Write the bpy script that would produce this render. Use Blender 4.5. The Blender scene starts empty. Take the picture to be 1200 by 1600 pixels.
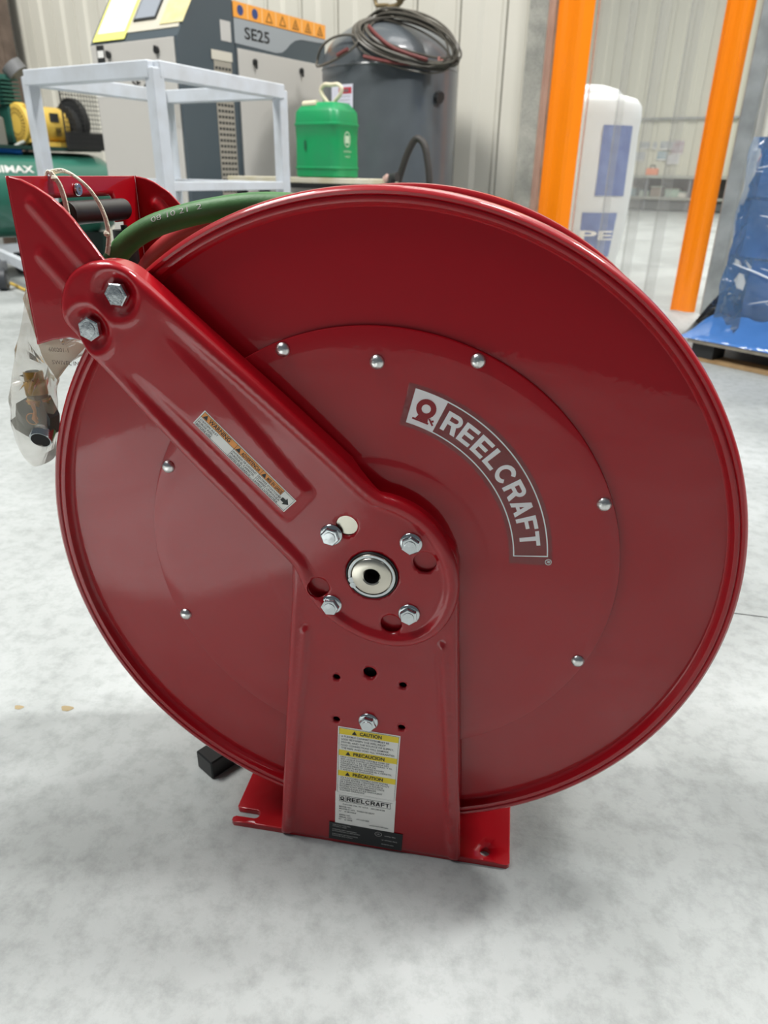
import bpy, math, random
import numpy as np
from mathutils import Vector, Matrix
from mathutils.geometry import delaunay_2d_cdt
random.seed(4)
scene = bpy.context.scene
COL = scene.collection
R = math.radians

# ------------------------------------------------------------------ camera
cd = bpy.data.cameras.new('camera')
cam = bpy.data.objects.new('camera', cd); COL.objects.link(cam)
cd.sensor_fit = 'VERTICAL'; cd.sensor_height = 36.0; cd.lens = 1110 * 36 / 1600
cd.clip_start = 0.02; cd.clip_end = 200
fw = Vector((-0.14644754, 0.89118936, -0.42934211)); rt = Vector((0.98521154, 0.17042563, 0.0177008))
dn = fw.cross(rt)
cam.matrix_world = Matrix(((rt.x, -dn.x, -fw.x, 0.09403), (rt.y, -dn.y, -fw.y, -0.53344), (rt.z, -dn.z, -fw.z, 0.64069), (0, 0, 0, 1)))
cd.dof.use_dof = True; cd.dof.focus_distance = 0.60; cd.dof.aperture_fstop = 9.5
scene.camera = cam

# ------------------------------------------------------------------ world, lights, exposure
w = bpy.data.worlds.new('world'); scene.world = w; w.use_nodes = True
wb = w.node_tree.nodes['Background']
wb.inputs[0].default_value = (0.80, 0.90, 1.0, 1); wb.inputs[1].default_value = 0.13
def area(name, loc, target, size, energy, color=(1, 1, 1), size_y=None):
    l = bpy.data.lights.new(name, 'AREA'); l.energy = energy; l.color = color
    l.shape = 'RECTANGLE'; l.size = size; l.size_y = size_y or size
    o = bpy.data.objects.new(name, l); COL.objects.link(o); o.location = loc
    o.rotation_euler = (Vector(target) - Vector(loc)).to_track_quat('-Z', 'Y').to_euler()
    return o
area('skylight_near', (1.55, 0.80, 6.0), (0, 0.1, 0), 0.45, 175, (1, 0.99, 0.97), 0.9)
area('skylight_right', (4.2, 1.9, 6.0), (0, 0.1, 0), 0.5, 330, (1, 0.99, 0.97), 0.9)
sl = bpy.data.lights.new('floor_patch_spot', 'SPOT'); sl.energy = 4500; sl.spot_size = R(11.0); sl.spot_blend = .12; sl.shadow_soft_size = .03  # added spot on unseen floor, making a bright patch for the disc to reflect
so = bpy.data.objects.new('floor_patch_spot', sl); COL.objects.link(so); so.location = (-2.0, -2.2, 5.2)
so.rotation_euler = (Vector((-.72, -.86, 0)) - Vector(so.location)).to_track_quat('-Z', 'Y').to_euler()
area('fill_back', (0.2, 2.6, 6.0), (0, 0.2, 0), 1.6, 60, (1, 0.99, 0.97), 1.6)  # added broad fill that softens the shadows
area('fill_left', (-3.0, -0.9, 6.0), (-.9, -0.3, 0), 1.6, 130, (0.98, 0.99, 1), 2.4)  # added fill for the reel's front and the floor at left
area('fill_wall', (-3.4, 0.6, 6.0), (-4.0, 3.7, 0.7), 2.0, 400, (1, 0.98, 0.93), 2.0)  # added lamp that brightens the back wall
area('skylight_next_room', (2.5, 9.5, 7.0), (2.0, 9, 0), 6, 1350, (1, 0.99, 0.94), 8)
scene.view_settings.view_transform = 'Standard'; scene.view_settings.look = 'None'
scene.view_settings.exposure = 0.0; scene.view_settings.gamma = 1.0
scene.view_settings.use_curve_mapping = False

# ------------------------------------------------------------------ materials
def lin(h):
    h = h.lstrip('#'); v = [int(h[i:i + 2], 16) / 255 for i in (0, 2, 4)]
    return tuple((x / 12.92 if x <= .04045 else ((x + .055) / 1.055) ** 2.4) for x in v) + (1,)
def mat(name, col, rough=.5, metal=0, coat=0, bump=0, bscale=200, var=None, vscale=6, alpha=None, spec=.5, vlo=.35, vhi=.7, detail=4, coat_rough=.05):
    m = bpy.data.materials.new(name); m.use_nodes = True
    nt = m.node_tree; b = nt.nodes['Principled BSDF']
    b.inputs['Base Color'].default_value = lin(col); b.inputs['Roughness'].default_value = rough
    b.inputs['Metallic'].default_value = metal; b.inputs['Coat Weight'].default_value = coat
    b.inputs['Coat Roughness'].default_value = coat_rough; b.inputs['Specular IOR Level'].default_value = spec
    tc = nt.nodes.new('ShaderNodeTexCoord')
    if var:
        n = nt.nodes.new('ShaderNodeTexNoise'); n.inputs['Scale'].default_value = vscale; n.inputs['Detail'].default_value = detail
        r = nt.nodes.new('ShaderNodeValToRGB'); r.color_ramp.elements[0].position = vlo; r.color_ramp.elements[1].position = vhi
        r.color_ramp.elements[0].color = lin(col); r.color_ramp.elements[1].color = lin(var)
        nt.links.new(tc.outputs['Object'], n.inputs['Vector']); nt.links.new(n.outputs['Fac'], r.inputs['Fac'])
        nt.links.new(r.outputs['Color'], b.inputs['Base Color'])
    if bump:
        n = nt.nodes.new('ShaderNodeTexNoise'); n.inputs['Scale'].default_value = bscale; n.inputs['Detail'].default_value = 2
        bp = nt.nodes.new('ShaderNodeBump'); bp.inputs['Strength'].default_value = bump; bp.inputs['Distance'].default_value = .002
        nt.links.new(tc.outputs['Object'], n.inputs['Vector']); nt.links.new(n.outputs['Fac'], bp.inputs['Height'])
        nt.links.new(bp.outputs['Normal'], b.inputs['Normal'])
        if coat: nt.links.new(bp.outputs['Normal'], b.inputs['Coat Normal'])
    return m
def film(name, col, clear, rough=.08, bump=0, bscale=20, gloss=.5):
    """thin clear plastic: part transparent, part milky diffuse, with a glossy skin"""
    m = bpy.data.materials.new(name); m.use_nodes = True; nt = m.node_tree; nt.nodes.clear()
    o = nt.nodes.new('ShaderNodeOutputMaterial'); t = nt.nodes.new('ShaderNodeBsdfTransparent')
    d = nt.nodes.new('ShaderNodeBsdfDiffuse'); p = nt.nodes.new('ShaderNodeBsdfGlossy'); m1 = nt.nodes.new('ShaderNodeMixShader'); mx = nt.nodes.new('ShaderNodeMixShader')
    d.inputs['Color'].default_value = lin(col); p.inputs['Roughness'].default_value = rough; p.inputs['Color'].default_value = (.95, .95, .95, 1)
    fr = nt.nodes.new('ShaderNodeFresnel'); fr.inputs[0].default_value = 1.25 + .3 * gloss
    m1.inputs[0].default_value = 1 - clear
    nt.links.new(t.outputs[0], m1.inputs[1]); nt.links.new(d.outputs[0], m1.inputs[2])
    nt.links.new(fr.outputs[0], mx.inputs[0]); nt.links.new(m1.outputs[0], mx.inputs[1]); nt.links.new(p.outputs[0], mx.inputs[2]); nt.links.new(mx.outputs[0], o.inputs[0])
    if bump:
        tc = nt.nodes.new('ShaderNodeTexCoord')
        n = nt.nodes.new('ShaderNodeTexNoise'); n.inputs['Scale'].default_value = bscale; n.inputs['Detail'].default_value = 3; n.inputs['Distortion'].default_value = 1.5
        bp = nt.nodes.new('ShaderNodeBump'); bp.inputs['Strength'].default_value = bump; bp.inputs['Distance'].default_value = .01
        nt.links.new(tc.outputs['Object'], n.inputs['Vector']); nt.links.new(n.outputs['Fac'], bp.inputs['Height']); nt.links.new(bp.outputs['Normal'], p.inputs['Normal'])
    return m

RED = mat('red_powder_coat', '#a30314', .38, coat=.75, bump=.02, bscale=160, coat_rough=.035, spec=.25)
RED.node_tree.nodes['Principled BSDF'].inputs['Coat IOR'].default_value = 1.5
RED2 = RED
STEEL = mat('zinc_plated_steel', '#c9ced0', .22, metal=1, bump=.1, bscale=300)
RIVET = mat('aluminium_rivet', '#d8d8d6', .3, metal=1, bump=.5, bscale=160)
NICKEL = mat('machined_nickel', '#cfcabd', .25, metal=1)
BLACK = mat('black_rubber', '#101112', .45)
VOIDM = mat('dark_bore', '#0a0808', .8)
WHITE = mat('white_label', '#f4f2ec', .4)
DWHITE = mat('decal_white', '#f0eaea', .35)
INK = mat('black_ink', '#181818', .5)
YEL = mat('caution_yellow', '#f1d52a', .4)
ORA = mat('warning_orange', '#ef9a45', .4)
BLABEL = mat('black_label', '#1b1c1e', .4)
GINK = mat('grey_print', '#b8b8b4', .5)
GHOSE = mat('green_hose_rubber', '#3f6e3c', .5, bump=.12, bscale=260, var='#4a7d45', vscale=40)
RHOSE = mat('red_hose_rubber', '#b02a2a', .5)
STRING = mat('cotton_string', '#efe7d2', .9, bump=.6, bscale=500)
BRASS = mat('brass', '#c79a55', .3, metal=1, var='#a77a3c', vscale=60)
COPPER = mat('orange_seal_tape', '#c97f48', .6)
BAGF = film('clear_poly_bag', '#f0e7d2', .76, .16, bump=.6, bscale=16, gloss=.15)
BAGT = film('milky_bag_label_zone', '#efdcd0', .35, .25, bump=.2, bscale=16)
def concrete(name, a, b_, c_, s=1.0):
    m = bpy.data.materials.new(name); m.use_nodes = True; nt = m.node_tree; p = nt.nodes['Principled BSDF']
    tc = nt.nodes.new('ShaderNodeTexCoord')
    def noise(sc, det, ro=.6, dist=0):
        n = nt.nodes.new('ShaderNodeTexNoise'); n.inputs['Scale'].default_value = sc * s; n.inputs['Detail'].default_value = det
        n.inputs['Roughness'].default_value = ro; n.inputs['Distortion'].default_value = dist
        nt.links.new(tc.outputs['Object'], n.inputs['Vector']); return n
    n1 = noise(2.3, 6, .54, .5); n2 = noise(38, 6, .7); n3 = noise(160, 3)
    r1 = nt.nodes.new('ShaderNodeValToRGB'); e = r1.color_ramp.elements
    e[0].position = .32; e[0].color = lin(a); e[1].position = .66; e[1].color = lin(b_)
    nt.links.new(n1.outputs['Fac'], r1.inputs['Fac'])
    r2 = nt.nodes.new('ShaderNodeValToRGB'); e = r2.color_ramp.elements
    e[0].position = .30; e[0].color = lin(c_); e[1].position = .55; e[1].color = (1, 1, 1, 1)
    nt.links.new(n2.outputs['Fac'], r2.inputs['Fac'])
    mx = nt.nodes.new('ShaderNodeMix'); mx.data_type = 'RGBA'; mx.blend_type = 'MULTIPLY'; mx.inputs[0].default_value = .40
    nt.links.new(r1.outputs['Color'], mx.inputs[6]); nt.links.new(r2.outputs['Color'], mx.inputs[7])
    nt.links.new(mx.outputs[2], p.inputs['Base Color'])
    p.inputs['Roughness'].default_value = .55; p.inputs['Specular IOR Level'].default_value = .35
    bp = nt.nodes.new('ShaderNodeBump'); bp.inputs['Strength'].default_value = .25; bp.inputs['Distance'].default_value = .002
    nt.links.new(n3.outputs['Fac'], bp.inputs['Height']); nt.links.new(bp.outputs['Normal'], p.inputs['Normal'])
    return m
FLOOR = concrete('polished_concrete', '#939795', '#b3b7b6', '#a3a6a3')
WALLM = mat('cream_sheet_metal', '#dcd9cd', .5, var='#d6d3c6', vscale=1.5)
FARW = mat('far_cream_sheet_metal', '#d9d7c6', .6)
LINE = mat('sheet_seam_shadow_gap', '#6b685e', .8)
GALV = mat('galvanised_steel', '#a9adac', .45, metal=.35, var='#8b8f8e', vscale=9, detail=8)
CONC2 = concrete('rough_jamb_concrete', '#8f8f88', '#b9b7ad', '#77776f', 3)
ORANGE = mat('orange_pvc', '#ff8a00', .35, coat=.3)
CLEARS = film('clear_pvc_strip', '#e6e4de', .86, .15, bump=.15, bscale=3)
PINKS = film('tinted_pvc_strip_edge', '#e0a890', .70, .2)
FRAMEW = mat('white_painted_steel', '#ccd2d9', .45, var='#c0c4c8', vscale=12)
DGREY = mat('dark_blue_grey_paint', '#4b555b', .45)
LGREY = mat('light_grey_panel', '#c2bfb9', .45)
MGREY = mat('mid_grey_decal', '#9ea4a8', .45)
ORD = mat('orange_decal_strip', '#f5a541', .45)
TANKM = mat('dark_grey_tank_paint', '#565c60', .35, coat=.35, var='#4c5155', vscale=5)
CABLE = mat('black_cable', '#5b574f', .4)
RTAPE = mat('red_brown_tape', '#6d3330', .6)
CANG = mat('green_plastic', '#149457', .35, var='#2a8f5c', vscale=9)
CREAM = mat('cream_plastic', '#d8d0b4', .5)
WOODP = mat('painted_plank', '#d5cfbd', .7, var='#c8bf9f', vscale=10)
WOOD = mat('pallet_wood', '#c9a77a', .8, var='#a68459', vscale=14)
GREYWOOD = mat('weathered_board', '#a49c8c', .8, var='#857d70', vscale=14)
GTANK = mat('green_tank_paint', '#3b7a69', .3, coat=.6)
DGREEN = mat('dark_green_casting', '#1d3a33', .4)
YMOT = mat('yellow_motor_paint', '#d9b653', .45)
DKM = mat('dark_metal', '#2b2c2c', .5)
GREYM = mat('grey_metal', '#75777a', .5)
BLUEP = mat('bright_blue_plastic', '#1f6fd0', .35)
BWRAP = mat('blue_load', '#2b78dd', .35, coat=.6, bump=.8, bscale=14, var='#5b9ae4', vscale=5)
BFILM = film('blue_tinted_stretch_film', '#9ccaff', .82, .12, bump=1.0, bscale=14, gloss=1.0)
WROLL = mat('white_foam_roll', '#e4e8ea', .5, bump=.5, bscale=14)
BPRINT = mat('blue_print', '#4a62a6', .4, var='#6a82c0', vscale=14)
YPAPER = mat('yellow_highlighted_paper', '#ece87c', .6)
PAPER = mat('white_paper', '#e9e8e4', .6)
CARD = mat('tan_card', '#d8cfa0', .7, var='#c9be88', vscale=18)
SCREEN = mat('grey_display', '#9aa0a8', .2)
RUST = mat('brown_rusty_steel', '#6a5b50', .7, var='#51453c', vscale=10)
MESHM = mat('black_wire', '#1d1d1e', .5)
HOSEB = mat('dark_grey_hose', '#35322f', .55)
YHOSE = mat('yellow_hose', '#d2b04e', .5)
STAIN = mat('brown_stain', '#9a8a68', .7)

# ------------------------------------------------------------------ mesh helpers
class MB:
    def __init__(s): s.v = []; s.f = []; s.sm = []
    def add(s, vs, fs, smooth=False):
        o = len(s.v); s.v += [tuple(map(float, a)) for a in vs]; s.f += [tuple(i + o for i in f) for f in fs]; s.sm += [smooth] * len(fs); return s
    def box(s, c, d, rot=None, bev=0):
        x, y, z = [a / 2 for a in d]
        if bev:
            b = min(bev, x * .9, y * .9, z * .9); vs = []
            for zz, ins in ((-z, b), (-z + b, 0), (z - b, 0), (z, b)):
                X, Y = x - ins, y - ins
                vs += [(-X + b * (ins == 0) * 0, -Y, zz), (X, -Y, zz), (X, Y, zz), (-X, Y, zz)]
            # chamfered vertical corners as well
            vs = []
            for zz, ins in ((-z, b), (-z + b, 0), (z - b, 0), (z, b)):
                X, Y = x - ins, y - ins; k = b if not ins else b * .6
                vs += [(-X + k, -Y, zz), (X - k, -Y, zz), (X, -Y + k, zz), (X, Y - k, zz), (X - k, Y, zz), (-X + k, Y, zz), (-X, Y - k, zz), (-X, -Y + k, zz)]
            fs = [tuple(reversed(range(8))), tuple(range(24, 32))]
            for r in range(3):
                for i in range(8): fs.append((r * 8 + i, r * 8 + (i + 1) % 8, r * 8 + 8 + (i + 1) % 8, r * 8 + 8 + i))
        else:
            vs = [(-x, -y, -z), (x, -y, -z), (x, y, -z), (-x, y, -z), (-x, -y, z), (x, -y, z), (x, y, z), (-x, y, z)]
            fs = [(3, 2, 1, 0), (4, 5, 6, 7), (0, 1, 5, 4), (1, 2, 6, 5), (2, 3, 7, 6), (3, 0, 4, 7)]
        M = (rot if isinstance(rot, Matrix) else (Matrix.Rotation(rot, 3, 'Z') if rot else Matrix.Identity(3)))
        return s.add([M @ Vector(a) + Vector(c) for a in vs], fs)
    def bar(s, a, b, wd, hg, up=(0, 0, 1), bev=0):
        a, b = Vector(a), Vector(b); d = b - a; L = d.length; d.normalize(); u = Vector(up)
        sd = d.cross(u).normalized(); u = sd.cross(d)
        M = Matrix((sd, d, u)).transposed()
        return s.box((a + b) / 2, (wd, L, hg), M, bev)
    def tube(s, pts, r, n=10, cap=True, closed=False):
        P = [Vector(p) for p in pts]; N = len(P); vs = []; fs = []
        up = None
        rr = r if hasattr(r, '__len__') else [r] * N
        for i in range(N):
            if closed: t = P[(i + 1) % N] - P[i - 1]
            else: t = P[min(i + 1, N - 1)] - P[max(i - 1, 0)]
            t.normalize()
            if up is None:
                up = Vector((0, 0, 1)) if abs(t.z) < .9 else Vector((1, 0, 0))
            up = (up - t * up.dot(t)).normalized(); sd = t.cross(up)
            for k in range(n):
                a = 2 * math.pi * k / n; vs.append(P[i] + (up * math.cos(a) + sd * math.sin(a)) * rr[i])
        M = N if closed else N - 1
        for i in range(M):
            for k in range(n):
                j = (i + 1) % N; fs.append((i * n + k, i * n + (k + 1) % n, j * n + (k + 1) % n, j * n + k))
        s.add(vs, fs, True)
        if cap and not closed:
            s.add(vs[:n], [tuple(range(n))]); s.add(vs[-n:], [tuple(reversed(range(n)))])
        return s
    def cyl(s, a, b, r, n=24, r2=None, smooth=True):
        a, b = Vector(a), Vector(b); d = (b - a).normalized(); u = Vector((0, 0, 1)) if abs(d.z) < .9 else Vector((1, 0, 0))
        u = (u - d * u.dot(d)).normalized(); v = d.cross(u); r2 = r if r2 is None else r2
        A = [a + (u * math.cos(2 * math.pi * k / n) + v * math.sin(2 * math.pi * k / n)) * r for k in range(n)]
        B = [b + (u * math.cos(2 * math.pi * k / n) + v * math.sin(2 * math.pi * k / n)) * r2 for k in range(n)]
        s.add(A + B, [(k, k + n, (k + 1) % n + n, (k + 1) % n) for k in range(n)], smooth)
        s.add(A, [tuple(range(n))]); s.add(B, [tuple(reversed(range(n)))]); return s
    def lathe(s, prof, c=(0, 0, 0), axis='Z', n=48, closed=False, smooth=True, a0=0, a1=2 * math.pi):
        """prof: list of (radius, height along axis); c centre"""
        c = Vector(c); vs = []; full = abs(a1 - a0 - 2 * math.pi) < 1e-6; m = n if full else n + 1
        for k in range(m):
            a = a0 + (a1 - a0) * k / n; ca, sa = math.cos(a), math.sin(a)
            for r, h in prof:
                vs.append(c + (Vector((r * ca, r * sa, h)) if axis == 'Z' else Vector((r * ca, h, r * sa)) if axis == 'Y' else Vector((h, r * ca, r * sa))))
        L = len(prof); fs = []
        for k in range(n if full else n):
            k2 = (k + 1) % m
            for j in range(L - (0 if closed else 1)):
                j2 = (j + 1) % L
                fs.append((k * L + j, k2 * L + j, k2 * L + j2, k * L + j2))
        return s.add(vs, fs, smooth)
    def prism(s, pts, d, axis='Y'):
        """pts 2-D; d=(lo,hi) along axis. axis Y: pts=(x,z); axis X: pts=(y,z); axis Z: pts=(x,y)"""
        f = {'Y': lambda p, h: (p[0], h, p[1]), 'X': lambda p, h: (h, p[0], p[1]), 'Z': lambda p, h: (p[0], p[1], h)}[axis]
        n = len(pts); A = [f(p, d[0]) for p in pts]; B = [f(p, d[1]) for p in pts]
        s.add(A + B, [tuple(range(n)), tuple(reversed(range(n, 2 * n)))] + [(i, i + n, (i + 1) % n + n, (i + 1) % n) for i in range(n)]); return s
    def mesh(s, name):
        m = bpy.data.meshes.new(name); m.from_pydata(s.v, [], s.f); m.polygons.foreach_set('use_smooth', s.sm)
        m.update(); return m
def fixnormals(m):
    import bmesh
    b = bmesh.new(); b.from_mesh(m); bmesh.ops.recalc_face_normals(b, faces=b.faces); b.to_mesh(m); b.free()
def obj(name, mb, material, parent=None, label=None, loc=None, fix=True):
    m = mb.mesh(name) if isinstance(mb, MB) else mb
    if fix: fixnormals(m)
    if material: m.materials.append(material)
    o = bpy.data.objects.new(name, m); COL.objects.link(o)
    if parent is not None: o.parent = parent
    if loc: o.location = loc
    if label: o['label'] = label
    return o
def tag(o, label, cat, group=None, kind=None):
    if label: o['label'] = label
    if cat: o['category'] = cat
    if group: o['group'] = group
    if kind: o['kind'] = kind
    return o
def thing(name, label, cat, loc=(0, 0, 0), rot=0, group=None):
    o = bpy.data.objects.new(name, None); COL.objects.link(o); o.location = loc; o.rotation_euler = (0, 0, rot)
    o.empty_display_size = .1
    return tag(o, label, cat, group)
TH = R(24)
def W(s, t, z=0): return (s * math.cos(TH) + t * math.sin(TH), -s * math.sin(TH) + t * math.cos(TH), z)
def bgthing(name, label, cat, s=0, t=0, z=0, rot=0, group=None): return thing(name, label, cat, W(s, t, z), -TH + rot, group)
def struct(name, mb, m, label=None, bg=True):
    o = obj(name, mb, m); o['kind'] = 'structure'
    if bg: o.rotation_euler = (0, 0, -TH)
    return o
def copy_part(o, parent, loc=None):
    c = o.copy(); COL.objects.link(c); c.parent = parent
    if loc: c.location = loc
    return c

# text as flat meshes --------------------------------------------------------
_tc = {}
def glyphs(txt, bold=0.0):
    k = (txt, bold)
    if k in _tc: return _tc[k]
    cu = bpy.data.curves.new('t', 'FONT'); cu.body = txt; cu.size = 1; cu.offset = bold; cu.resolution_u = 3
    o = bpy.data.objects.new('t', cu); COL.objects.link(o)
    dg = bpy.context.evaluated_depsgraph_get(); dg.update()
    m = o.evaluated_get(dg).to_mesh()
    v = np.array([tuple(a.co)[:2] for a in m.vertices]) if len(m.vertices) else np.zeros((0, 2))
    f = [tuple(p.vertices) for p in m.polygons]
    bpy.data.objects.remove(o); bpy.data.curves.remove(cu)
    _tc[k] = (v, f); return v, f
def text(mb, txt, u, v, h, fn, width=None, align='l', bold=0.0, slant=0.0):
    """writes txt with its baseline at (u,v), cap height h; fn maps (u,v) to 3-D"""
    V, F = glyphs(txt, bold)
    if not len(V): return
    V = V.copy(); V[:, 0] -= V[:, 0].min(); k = h / .70; wd = V[:, 0].max() * k
    kx = k if width is None else width / V[:, 0].max(); wd = V[:, 0].max() * kx
    off = {'l': 0, 'c': -wd / 2, 'r': -wd}[align]
    mb.add([fn(u + off + a * kx + slant * b * k, v + b * k) for a, b in V], F)

# the maker's wordmark in heavy grotesque letters, drawn stroke by stroke (unit cap height)
def wordmark(mb, u, v, h, width, fn):
    S = .215
    def q(*p): return [p]
    def arcs(cx, cy, ro, ri, a0, a1, n=14, sx=1.0):
        o = []
        for k in range(n):
            a, b = R(a0 + (a1 - a0) * k / n), R(a0 + (a1 - a0) * (k + 1) / n)
            o.append(((cx + ro * sx * math.cos(a), cy + ro * math.sin(a)), (cx + ro * sx * math.cos(b), cy + ro * math.sin(b)), (cx + ri * sx * math.cos(b), cy + ri * math.sin(b)), (cx + ri * sx * math.cos(a), cy + ri * math.sin(a))))
        return o
    def bx(x0, y0, x1, y1): return [((x0, y0), (x1, y0), (x1, y1), (x0, y1))]
    Rr = bx(0, 0, S, 1) + bx(S, .80, .50, 1) + bx(S, .39, .50, .58) + arcs(.50, .695, .305, .105, -90, 90, 12, .92) + [((.40, .42), (.55, 0), (.80, 0), (.64, .44))]
    Ee = bx(0, 0, S, 1) + bx(S, .81, .70, 1) + bx(S, .41, .65, .595) + bx(S, 0, .72, .19)
    Ll = bx(0, 0, S, 1) + bx(S, 0, .65, .19)
    Ff = bx(0, 0, S, 1) + bx(S, .81, .66, 1) + bx(S, .39, .60, .575)
    Tt = bx(0, .81, .72, 1) + bx(.252, 0, .468, .81)
    Aa = [((0, 0), (.23, 0), (.50, 1), (.29, 1)), ((.56, 0), (.80, 0), (.51, 1), (.32, 1)), ((.20, .20), (.62, .20), (.57, .37), (.24, .37))]
    Cc = arcs(.42, .5, .52, .30, 38, 322, 26, .82)
    seq = [(Rr, .78), (Ee, .72), (Ee, .72), (Ll, .65), (Cc, .82), (Rr, .78), (Aa, .80), (Ff, .66), (Tt, .72)]
    gap = .115; tot = sum(w_ for _, w_ in seq) + gap * 8; kx = width / tot; x = u
    for g, w_ in seq:
        for p in g:
            P = []
            for i in range(len(p)):   # cut long edges so the letters can bend
                P.append(p[i])
            mb.add([fn(x + a * kx, v + b * h) for a, b in P], [tuple(range(len(P)))])
        x += (w_ + gap) * kx

# pressed sheet: outline filled with a fine grid, displaced in y by hfn -------
def resample(pts, step, closed=True):
    P = np.array(pts, float); out = []; n = len(P)
    for i in range(n if closed else n - 1):
        a, b = P[i], P[(i + 1) % n]; k = max(1, int(np.hypot(*(b - a)) / step + .5))
        for j in range(k): out.append(a + (b - a) * j / k)
    if not closed: out.append(P[-1])
    return np.array(out)
def catmull(pts, sub=6, closed=True):
    P = [np.array(p, float) for p in pts]; n = len(P); out = []
    for i in range(n if closed else n - 1):
        p0, p1, p2, p3 = (P[(i - 1) % n], P[i], P[(i + 1) % n], P[(i + 2) % n]) if closed else (P[max(i - 1, 0)], P[i], P[i + 1], P[min(i + 2, n - 1)])
        def tj(ti, a, b): return ti + max(np.linalg.norm(b - a), 1e-6) ** .5
        t0 = 0; t1 = tj(t0, p0, p1); t2 = tj(t1, p1, p2); t3 = tj(t2, p2, p3)
        for k in range(sub):
            t = t1 + (t2 - t1) * k / sub
            A1 = (t1 - t) / (t1 - t0) * p0 + (t - t0) / (t1 - t0) * p1; A2 = (t2 - t) / (t2 - t1) * p1 + (t - t1) / (t2 - t1) * p2; A3 = (t3 - t) / (t3 - t2) * p2 + (t - t2) / (t3 - t2) * p3
            B1 = (t2 - t) / (t2 - t0) * A1 + (t - t0) / (t2 - t0) * A2; B2 = (t3 - t) / (t3 - t1) * A2 + (t - t1) / (t3 - t1) * A3
            out.append((t2 - t) / (t2 - t1) * B1 + (t - t1) / (t2 - t1) * B2)
    if not closed: out.append(P[-1])
    return out
def inside(P, poly):
    x, y = P[:, 0], P[:, 1]; c = np.zeros(len(P), bool); n = len(poly)
    for i in range(n):
        x1, y1 = poly[i]; x2, y2 = poly[(i + 1) % n]
        if y1 == y2: continue
        m = ((y1 > y) != (y2 > y)) & (x < (x2 - x1) * (y - y1) / (y2 - y1) + x1); c ^= m
    return c
def pdist(P, poly):
    A = poly; B = np.roll(poly, -1, 0); D = B - A; L = (D ** 2).sum(1) + 1e-12; best = np.full(len(P), 1e9)
    for a, d, l in zip(A, D, L):
        t = np.clip(((P - a) @ d) / l, 0, 1); q = P - a - t[:, None] * d; best = np.minimum(best, (q ** 2).sum(1))
    return np.sqrt(best)
def orient(poly):
    a = (poly[:, 0] * np.roll(poly[:, 1], -1) - np.roll(poly[:, 0], -1) * poly[:, 1]).sum()
    return poly if a > 0 else poly[::-1]
def sheet(outline, holes=(), hfn=None, sp=.003, fil=.005, skirt=.015, place=None, thick=.0015, hskirt=.003):
    """front at y=0 facing -y; hfn(P, d)->y offset (array). place maps (x, y, z)->3-D"""
    O = orient(resample(outline, sp)); H = [orient(np.array(h)) for h in holes]
    rings = [0, .15, .4, .75, 1.1] if fil > 0 else [0]
    D = np.roll(O, -1, 0) - np.roll(O, 1, 0); D /= np.linalg.norm(D, axis=1)[:, None] + 1e-12; Nn = np.c_[-D[:, 1], D[:, 0]]
    pts = [O]; edges = []; n = len(O); edges += [(i, (i + 1) % n) for i in range(n)]; off = n
    for h in H:
        pts.append(h); edges += [(off + i, off + (i + 1) % len(h)) for i in range(len(h))]; off += len(h)
    for k in rings[1:]:
        Q = O + Nn * fil * k; dd = pdist(Q, O); ok = (dd > fil * k * .9) & inside(Q, O)
        for h in H: ok &= ~inside(Q, h) & (pdist(Q, h) > sp * .4)
        pts.append(Q[ok])
    x0, z0 = O.min(0); x1, z1 = O.max(0)
    gx, gz = np.meshgrid(np.arange(x0, x1, sp), np.arange(z0, z1, sp * .87)); gx = gx + (np.arange(gx.shape[0])[:, None] % 2) * sp * .5
    G = np.c_[gx.ravel(), gz.ravel()]; G = G[inside(G, O)]; G = G[pdist(G, O) > max(fil * 1.1, 0) + sp * .6]
    for h in H: G = G[~inside(G, h)]; G = G[pdist(G, h) > sp * .5]
    pts.append(G); P = np.vstack(pts)
    r = delaunay_2d_cdt([Vector(p) for p in P], edges, [], 0, 1e-7)
    V = np.array([tuple(a) for a in r[0]]); T = np.array([t for t in r[2] if len(t) == 3])
    C = V[T].mean(1); ok = inside(C, O)
    for h in H: ok &= ~inside(C, h)
    T = T[ok]; d = pdist(V, O)
    y = np.zeros(len(V))
    if hfn is not None: y = hfn(V, d)
    if fil > 0:
        q = np.clip(fil - d, 0, fil); y = y + fil - np.sqrt(np.maximum(fil * fil - q * q, 0))
    place = place or (lambda x, y, z: (x, y, z))
    mb = MB()
    mb.add([place(a[0], b, a[1]) for a, b in zip(V, y)], [tuple(t) for t in T], True)
    def wall(ring, depth, base):
        n = len(ring); dep = [depth(p) if callable(depth) else depth for p in ring]
        A = [place(p[0], fil * base + (h0), p[1]) for p, h0 in zip(ring, hh)]; B = [place(p[0], max(dd_, fil * base + h0), p[1]) for p, dd_, h0 in zip(ring, dep, hh)]
        mb.add(A + B, [(i, (i + 1) % n, n + (i + 1) % n, n + i) for i in range(n)], True)
    hh = np.zeros(len(O)) if hfn is None else hfn(O, np.zeros(len(O)))
    wall(O, skirt, 1 if fil > 0 else 0)
    for h in H:
        hh = np.zeros(len(h)) if hfn is None else hfn(h, pdist(h, O)); n = len(h)
        mb.add([place(p[0], a, p[1]) for p, a in zip(h, hh)] + [place(p[0], a + hskirt, p[1]) for p, a in zip(h, hh)], [(i, (i + 1) % n, n + (i + 1) % n, n + i) for i in range(n)], True)
    m = mb.mesh('sheet')
    import bmesh
    b = bmesh.new(); b.from_mesh(m); bmesh.ops.remove_doubles(b, verts=b.verts, dist=1e-6); b.to_mesh(m); b.free()
    return m
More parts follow.
